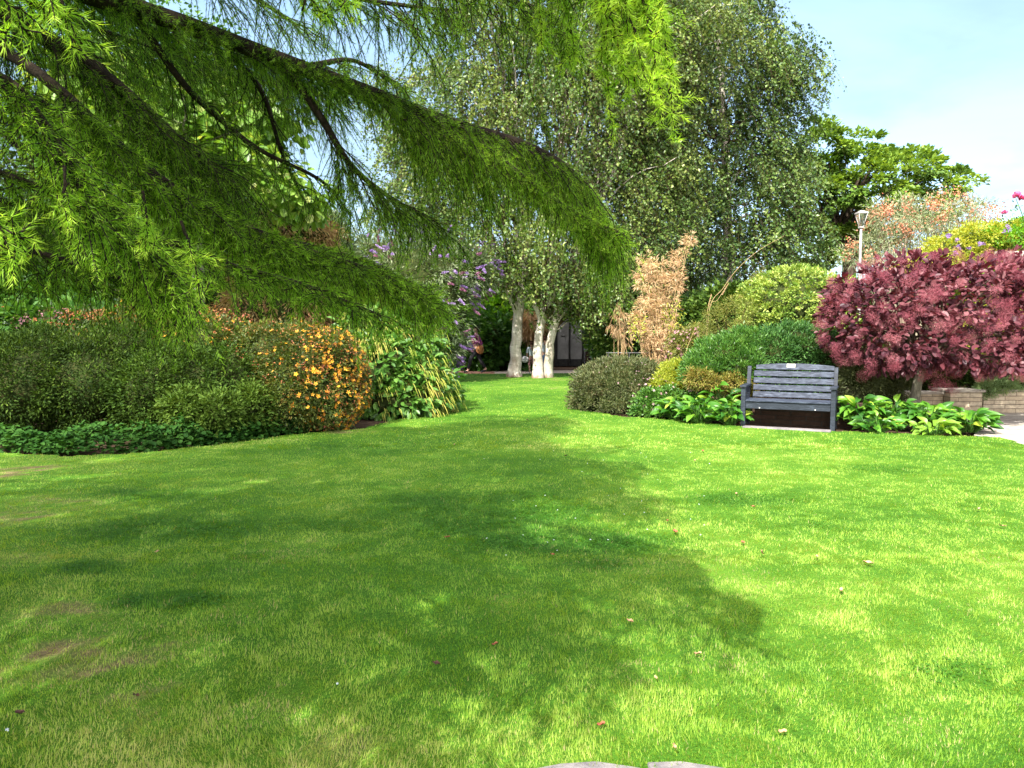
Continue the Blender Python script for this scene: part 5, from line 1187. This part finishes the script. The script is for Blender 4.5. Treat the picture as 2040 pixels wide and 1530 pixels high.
hedge('dark green hedge behind the tan plant right of the grey doors', BL(*[(x, 660, 26.5, 66, 70, 1.2) for x in (1250, 1330, 1410)]), 'birch_leaf_b', .13, .08, 1000, .4, 24)
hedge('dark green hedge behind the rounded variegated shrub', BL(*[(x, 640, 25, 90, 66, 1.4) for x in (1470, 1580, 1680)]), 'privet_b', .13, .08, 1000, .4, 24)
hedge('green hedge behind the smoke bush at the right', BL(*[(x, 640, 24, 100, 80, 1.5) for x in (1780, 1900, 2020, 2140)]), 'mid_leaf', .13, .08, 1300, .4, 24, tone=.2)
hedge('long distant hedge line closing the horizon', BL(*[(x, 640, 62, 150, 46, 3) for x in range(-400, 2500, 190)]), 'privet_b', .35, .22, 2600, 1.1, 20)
clump_tree('far_tree', 'dark bushy tree far behind at the left edge of the picture', 'tree', B0(60, 660, 24), [B0(60, 700, 24), at(60, 560, 24), at(70, 400, 24), at(60, 250, 24)], .22, None,
    BL((40, 430, 24, 120, 130, 2.4), (150, 380, 24, 110, 120, 2.2), (240, 450, 24, 100, 110, 2), (-60, 330, 24, 120, 140, 2.4), (110, 260, 24, 120, 100, 2.2)), 'privet', .13, .09, 900, .5, 30, nlimb=16, thick=.7)

# ================================================================ SHELTER WITH GREY DOORS, RAILS
YS = 35.0
def wx(px, Y=YS): return at(px, 662, Y)[0]
sh = thing('brick_shelter', 'dark brick outbuilding with two grey doors behind the leaning birch trunk', 'building', (wx(1140), YS + 1.5, 0))
x0, x1 = wx(1098), wx(1232); d0, d1, d2, d3 = wx(1111), wx(1133.5), wx(1137), wx(1160)
zt_ = 2.35
g = Geo()
box(g, x0, d0 - .14, YS, YS + .25, -.1, 2.75, bev=.01); box(g, d3 + .14, x1, YS, YS + .25, -.1, 2.75, bev=.01); box(g, d0 - .138, d3 + .138, YS, YS + .25, zt_, 2.75, bev=.01)
box(g, x0, x0 + .25, YS + .252, YS + 3, -.1, 2.75, bev=.01); box(g, x1 - .25, x1, YS + .252, YS + 3, -.1, 2.75, bev=.01); box(g, x0 + .252, x1 - .252, YS + 2.75, YS + 3, -.1, 2.75, bev=.01)
link('wall', g, M['brick'], sh)
g = Geo(); box(g, x0 - .2, x1 + .2, YS - .25, YS + 3.2, 2.752, 2.9, bev=.02); link('roof', g, M['bark_dark'], sh)
blk = surfmat('black_paint', [(.3, (.012, .012, .012)), (.7, (.035, .034, .032))], 10, rough=.5, bump=.1)
gry = surfmat('grey_door_paint', [(.3, (.17, .165, .16)), (.7, (.27, .265, .26))], 3, rough=.5, bump=.1)
g = Geo(); box(g, d0 - .136, d0 - .02, YS + .04, YS + .16, 0, zt_ - .002); box(g, d3 + .02, d3 + .136, YS + .04, YS + .16, 0, zt_ - .002); box(g, d1 + .01, d2 - .01, YS + .04, YS + .16, 0, zt_ - .002); link('door_frame', g, blk, sh)
for a, b in ((d0, d1), (d2, d3)):
    g = Geo(); box(g, a, b, YS + .09, YS + .13, .33, zt_ - .15); dr = link('door', g, gry, sh)
    g = Geo(); box(g, a, b, YS + .085, YS + .135, .01, .325); link('kick_plate', g, blk, dr)
    if a == d0:
        g = Geo(); box(g, a + .18, a + .34, YS + .06, YS + .088, 1.35, 1.40); link('door_handle', g, blk, dr)
galv = surfmat('galvanised_steel', [(.3, (.10, .10, .10)), (.7, (.2, .2, .2))], 12, rough=.4, bump=.05, metal=.5)
def rail(label, px0, px1, pyt, Y, posts, r=.025):
    zt = at(px0, pyt, Y)[2]; a = np.array([wx(px0, Y), Y, zt]); b = np.array([wx(px1, Y), Y, zt])
    root = thing('railing', label, 'railing', ((a[0] + b[0]) / 2, Y, 0))
    g = Geo(); tubes(g, np.array([a, (a + b) / 2, b]), np.full(3, r), 8, cap=True); link('rail', g, galv, root)
    for p in posts:
        x = wx(p, Y); g = Geo(); tubes(g, np.array([[x, Y, -.05], [x + .001, Y, zt / 2], [x, Y, zt - r * .6]]), np.full(3, r * .9), 8); link('post', g, galv, root)
rail('short grey handrail on posts just right of the grey doors', 1163, 1193, 697, 33, (1165, 1178, 1191))
rail('long low grey rail behind the bronze-green bush', 1208, 1300, 703, 20, (1212, 1254, 1297), .013)

# ================================================================ PEOPLE
def skin(name, V, R, E, mat, parent, sub=2):
    me = bpy.data.meshes.new(name); org = ORG[parent.name]
    me.from_pydata([tuple(np.array(v) - org) for v in V], E, []); o = bpy.data.objects.new(name, me); C.objects.link(o)
    md = o.modifiers.new('skin', 'SKIN'); md.use_smooth_shade = True
    for i, r in enumerate(R):
        d = me.skin_vertices[0].data[i]; d.radius = r if isinstance(r, tuple) else (r, r); d.use_root = (i == 0)
    s = o.modifiers.new('sub', 'SUBSURF'); s.levels = sub; s.render_levels = sub
    dg = bpy.context.evaluated_depsgraph_get(); m2 = bpy.data.meshes.new_from_object(o.evaluated_get(dg)); m2.name = name
    o.modifiers.clear(); o.data = m2; m2.materials.clear(); m2.materials.append(mat); o.parent = parent; ORG[o.name] = org
    return o
skm = surfmat('skin', [(.3, (.42, .25, .18)), (.7, (.56, .36, .27))], 8, rough=.55, bump=0)
def person(label, base, H, yaw, top, legs, hair, shoes, stride=.28, arms=(.25, -.25), long_trousers=True, elbows=.25):
    """standing/walking figure facing local +x before yaw"""
    Rm = rotz(yaw); k = H / 1.72
    root = thing('person', label, 'person', base)
    def W(*p): return np.array(base) + Rm @ (np.array(p) * k)
    sw = stride
    J = {'pel': W(0, 0, .93), 'wai': W(0, 0, 1.08), 'che': W(.01, 0, 1.30), 'nek': W(0, 0, 1.45), 'hd0': W(.015, 0, 1.54), 'hd1': W(.02, 0, 1.63), 'hd2': W(.01, 0, 1.69),
         'nose': W(.115, 0, 1.585)}
    V = [J['pel'], J['wai'], J['che'], J['nek'], J['hd0'], J['hd1'], J['hd2']]
    R = [(.13, .10), (.125, .09), (.16, .10), (.05, .05), (.068, .072), (.085, .08), (.05, .05)]
    R = [(a * k, b * k) for a, b in R]
    E = [(0, 1), (1, 2), (2, 3), (3, 4), (4, 5), (5, 6)]
    hands = []; legsJ = []
    for s, sg in ((1, 1), (-1, -1)):
        n = len(V); sw_ = sw * sg
        hip = W(0, .09 * s, .90); kn = W(sw_ * .55 + .04, .095 * s, .50); an = W(sw_ - (.06 if sw_ < 0 else 0), .095 * s, .085 + (.05 if sw_ < 0 else 0)); toe = W(sw_ + .14, .10 * s, .035)
        V += [hip, kn, an, toe]; R += [.088 * k, .058 * k, .040 * k, .036 * k]; E += [(0, n), (n, n + 1), (n + 1, n + 2), (n + 2, n + 3)]
        legsJ.append((hip, kn, an, toe))
    armJ = []
    for s, aw in ((1, arms[0]), (-1, arms[1])):
        n = len(V); shd = W(0, .19 * s, 1.40); el = W(aw * .5 - .02, .24 * s, 1.13); wr = W(aw + elbows * .3, .22 * s, .90 + abs(elbows) * .12); hd = wr + (wr - el) * .16
        V += [shd, el, wr, hd]; R += [.055 * k, .042 * k, .028 * k, (.020 * k, .036 * k)]; E += [(2, n), (n, n + 1), (n + 1, n + 2), (n + 2, n + 3)]
        armJ.append((shd, el, wr, hd))
        dv = nrm(wr - el); sdv = Rm @ np.array([1, 0, 0])
        for f in range(4):
            m = len(V); off = sdv * (.018 * (f - 1.5)) * k
            V += [hd + off + dv * .035 * k, hd + off + dv * (.075 + .008 * (f in (1, 2))) * k]; R += [.0085 * k, .006 * k]; E += [(n + 3, m), (m, m + 1)]
        m = len(V); V += [hd + sdv * .045 * k + dv * .015 * k, hd + sdv * .055 * k + dv * .05 * k]; R += [.010 * k, .007 * k]; E += [(n + 3, m), (m, m + 1)]
    m = len(V); V.append(J['nose']); R.append(.013 * k); E.append((4, m))
    skin('body', V, R, E, skm, root, 1)
    # clothes follow the same joints a little larger
    V = [J['pel'] + [0, 0, -.02], J['wai'], J['che'], W(0, 0, 1.43)]; R = [(.155 * k, .125 * k), (.15 * k, .115 * k), (.18 * k, .12 * k), (.068 * k, .066 * k)]; E = [(0, 1), (1, 2), (2, 3)]
    for shd, el, wr, hd in armJ:
        n = len(V); V += [shd, (shd + el) / 2, el + (wr - el) * (.1 if not long_trousers else .55)]; R += [.074 * k, .062 * k, .052 * k]; E += [(2, n), (n, n + 1), (n + 1, n + 2)]
    skin('top', V, R, E, top, root, 1)
    V = [J['pel'] + [0, 0, .03], J['pel'] - [0, 0, .03]]; R = [(.148 * k, .12 * k), (.15 * k, .12 * k)]; E = [(0, 1)]
    for hip, kn, an, toe in legsJ:
        n = len(V); V += [hip - [0, 0, .05 * k], kn, an + (kn - an) * (.12 if long_trousers else .9)]; R += [.105 * k, .078 * k, .062 * k if long_trousers else .08 * k]; E += [(1, n), (n, n + 1), (n + 1, n + 2)]
    skin('trousers' if long_trousers else 'shorts', V, R, E, legs, root, 1)
    for hip, kn, an, toe in legsJ:
        skin('shoe', [an - [0, 0, .03 * k], toe - (toe - an) * .3, toe + nrm(toe - an) * .02 * k], [.05 * k, .047 * k, .038 * k], [(0, 1), (1, 2)], shoes, root, 1)
    skin('hair', [W(-.02, 0, 1.665), W(-.055, 0, 1.63), W(-.06, 0, 1.56), W(.02, 0, 1.70)], [.082 * k, .085 * k, .055 * k, .06 * k], [(0, 1), (1, 2), (0, 3)], hair, root, 1)
    # small face features
    g = Geo()
    for s in (1, -1): ball(g, W(.092, .032 * s, 1.615), .011 * k, 8, 6)
    link('eye', g, blk, root)
    g = Geo(); ball(g, W(.088, 0, 1.535), (.012 * k, .024 * k, .006 * k), 8, 6); link('mouth', g, M['rose'], root)
    g = Geo()
    for s in (1, -1): ball(g, W(.0, .086 * s, 1.59), (.018 * k, .01 * k, .03 * k), 8, 6)
    link('ear', g, skm, root)
    return root, W
def cloth(name, stops, sc_=8): return surfmat(name, stops, sc_, rough=.85, spec=.1, bump=.1)
pat = cloth('red_purple_print', [(.38, (.18, .05, .22)), (.5, (.36, .06, .14)), (.6, (.30, .12, .32)), (.68, (.5, .28, .5))], 16)
dk = cloth('black_trousers', [(.3, (.012, .012, .014)), (.7, (.03, .03, .034))])
brown = cloth('brown_hair', [(.3, (.05, .022, .014)), (.7, (.12, .05, .03))], 30); dhair = cloth('dark_hair', [(.3, (.02, .012, .01)), (.7, (.05, .03, .02))], 30)
wht = cloth('pale_shoes', [(.3, (.5, .5, .5)), (.7, (.7, .7, .7))]); blu = cloth('pale_blue_cotton', [(.3, (.42, .52, .60)), (.6, (.62, .70, .76)), (.7, (.8, .82, .85))], 10)
pnk = cloth('dusty_pink_cotton', [(.3, (.36, .16, .18)), (.7, (.48, .25, .26))]); jean = cloth('blue_denim', [(.3, (.06, .11, .2)), (.7, (.12, .19, .32))])
p1, W1 = person('person in a red and purple patterned top and black trousers walking along the far path', gr(949, 743), 1.78, PI * .98, pat, dk, dhair, dk, .30, (.22, -.28))
# shoulder bag hanging at the hip
g = Geo(); hb_ = W1(-.16, .2, .86); V = []
ball(g, hb_, (.15, .07, .17), 14, 10, .05); bag = link('shoulder_bag', g, cloth('orange_brown_bag', [(.3, (.25, .10, .04)), (.7, (.42, .2, .08))])); tag(bag, 'brown shoulder bag at the hip of the person in black trousers', 'bag')
g = Geo(); bough(g, [hb_ + [0, -.02, .15], W1(-.05, .17, 1.2), W1(.0, .12, 1.45)], .012, .012, 10, 6); o = link('strap', g, dk, bag)
p2, W2 = person('small child in a pale blue top and pink shorts left of the middle birch trunk', gr(1059, 744.5), 1.18, PI * .55, blu, pnk, brown, wht, .08, (.1, .3), False)
g = Geo(); c_ = W2(.0, .36, .78)
ball(g, c_, (.14, .06, .12), 12, 8, .12); tag(link('carrier_bag', g, wht), 'crumpled white bag held by the small child in pink shorts', 'bag')
p3, W3 = person('child in a light blue top and blue jeans between the middle and leaning birch trunks', gr(1087, 744) + [0, .6, 0], 1.36, PI * .45, blu, jean, brown, dk, .12, (.1, -.1))

# ================================================================ FALLEN LEAVES AND PETALS
def leafmesh(c, L, W, ang, curl, lift):
    n = 7; V = []
    for i in range(n):
        u = i / (n - 1) - .5; w = math.sin(PI * (i + .25) / (n - .5)) ** .8
        for v in (-1, -.5, 0, .5, 1):
            V.append((u * L, v * W * .5 * w * (1 - .2 * curl), lift + curl * L * (.9 * u * u) + curl * W * .55 * v * v * w + .004 * math.sin(9 * u + 5 * v)))
    V = np.array(V) @ rotx(U(-.35, .35)).T @ rotz(ang).T + c
    q = [(i * 5 + j, i * 5 + j + 1, (i + 1) * 5 + j + 1, (i + 1) * 5 + j) for i in range(n - 1) for j in range(4)]
    return V, q
dl = {'r': surfmat('red_brown_dead_leaf', [(.3, (.22, .05, .03)), (.6, (.36, .12, .06)), (.8, (.5, .26, .12))], 60, rough=.7, bump=.3),
      't': surfmat('tan_dead_leaf', [(.3, (.36, .2, .10)), (.6, (.52, .32, .18)), (.8, (.62, .44, .28))], 60, rough=.7, bump=.3),
      'd': surfmat('dark_dead_leaf', [(.3, (.05, .025, .02)), (.7, (.14, .07, .05))], 60, rough=.7, bump=.3)}
FL = [(1400, 906, 'r', .09, 'red-brown dead leaf nearest the bench on the sunlit lawn'), (1384, 926, 't', .06, 'tan dead leaf just below the red-brown one nearest the bench'),
      (1127, 915, 'd', .07, 'dark dead leaf in the shade towards the birches'), (1467, 995, 't', .06, 'small tan dead leaf at the tip of the upper shadow'), (1500, 1020, 'r', .06, 'small red dead leaf just beyond the upper shadow'),
      (1330, 1049, 'r', .05, 'tiny red dead leaf left of the largest curled leaf'), (1345, 1071, 'r', .115, 'largest curled red-brown dead leaf in the middle of the lawn'), (1480, 1091, 'r', .07, 'red dead leaf lying inside the long shadow finger'),
      (1517, 1117, 't', .085, 'upright pale tan dead leaf standing in the long shadow finger'), (1627, 1121, 't', .06, 'small tan dead leaf on sunny grass right of the shadow finger'), (1730, 1133, 't', .09, 'long tan dead leaf on the sunny right half of the lawn'),
      (1676, 1189, 't', .085, 'curled pinkish-tan dead leaf at the edge of the long shadow'), (1101, 1115, 'r', .05, 'small rust dead leaf in the shaded centre of the lawn'), (1255, 1253, 't', .065, 'orange-tan dead leaf on the sunny patch near the centre'),
      (1390, 1318, 't', .05, 'pale tan crumpled leaf on the near sunny grass'), (1307, 1368, 't', .04, 'tiny tan leaf by the near shadow edge'), (1197, 1464, 'r', .05, 'rust leaf in the shade just beyond the paving stones'),
      (1558, 1480, 't', .045, 'small tan leaf near the bottom right of the lawn'), (1340, 1515, 't', .055, 'upright orange-tan leaf at the edge of the paving stones'), (1950, 1027, 't', .08, 'brown-tan leaf at the far right of the lawn'),
      (1997, 1060, 't', .07, 'pale tan leaf nearest the right edge of the picture'), (891, 1081, 'r', .06, 'rust leaf in the shade of the left centre'), (986, 1302, 'r', .05, 'small rust leaf beside the dappled light patches'),
      (870, 1340, 'd', .06, 'dark folded brown leaf left of the dappled light patches'), (313, 1112, 't', .06, 'tan leaf on the shaded lawn at the left'), (272, 1408, 'd', .05, 'dull brown leaf on the worn turf at lower left'),
      (41, 1442, 'd', .05, 'dark brown leaf near the bottom left corner'), (905, 893, 't', .07, 'tan leaf on the far shaded lawn in front of the tassel plant'), (1051, 841, 'd', .10, 'black curled leaf on the lawn before the birches')]
for px, py, m_, L_, lab in FL:
    c_ = gr(px, py); c_[2] = lawn_z(c_[0], c_[1]) + .024 
    L_ *= .74; V, q = leafmesh(c_, L_, L_ * U(.42, .6), U(0, PI), U(.3, .9), 0)
    if 'upright' in lab:
        V = (V - c_) @ roty(1.1).T + c_ + [0, 0, L_ * .3]
    g = Geo(); g.add(V, [np.array(q)], 0, .5, True)
    o = link('fallen_leaf', g, dl[m_]); tag(o, lab, 'leaf', 'fallen leaves scattered on the lawn')
bp = surfmat('white_petal', [(.3, (.62, .68, .75)), (.7, (.8, .83, .86))], 20, rough=.6, bump=0)
for px, py, s, lab in ((15, 1474, .007, 'pale blue-white feather tuft at the bottom left corner'), (672, 1381, .005, 'small white feather tuft on the worn turf')):
    c_ = gr(px, py); c_[2] = lawn_z(c_[0], c_[1]) + .02
    g = Geo(); n = 26; leaves(g, c_ + rng.normal(0, s * .35, (n, 3)), runit(n) + UP * .4, runit(n), s * 1.3, s * .35, 'dia', 0, .5)
    o = link('feather', g, bp); tag(o, lab, 'feather')
# white clover heads dotted over the middle of the lawn
g = Geo(); n = 46; cpx = U(960, 1420, n); cpy = U(905, 1120, n); P = np.array([gr(a, b) for a, b in zip(cpx, cpy)]); k = rng.random(n) < .8
P = P[k]; P[:, 2] = lawn_z(P[:, 0], P[:, 1]) + .03
for q in P:
    m = 7; leaves(g, np.repeat(q[None], m, 0), runit(m) + UP, runit(m), .008, .004, 'dia', 0, .5)
tag(link('clover_flowers', g, bp), 'tiny white clover heads dotted over the shaded centre of the lawn', 'clover', kind='stuff')
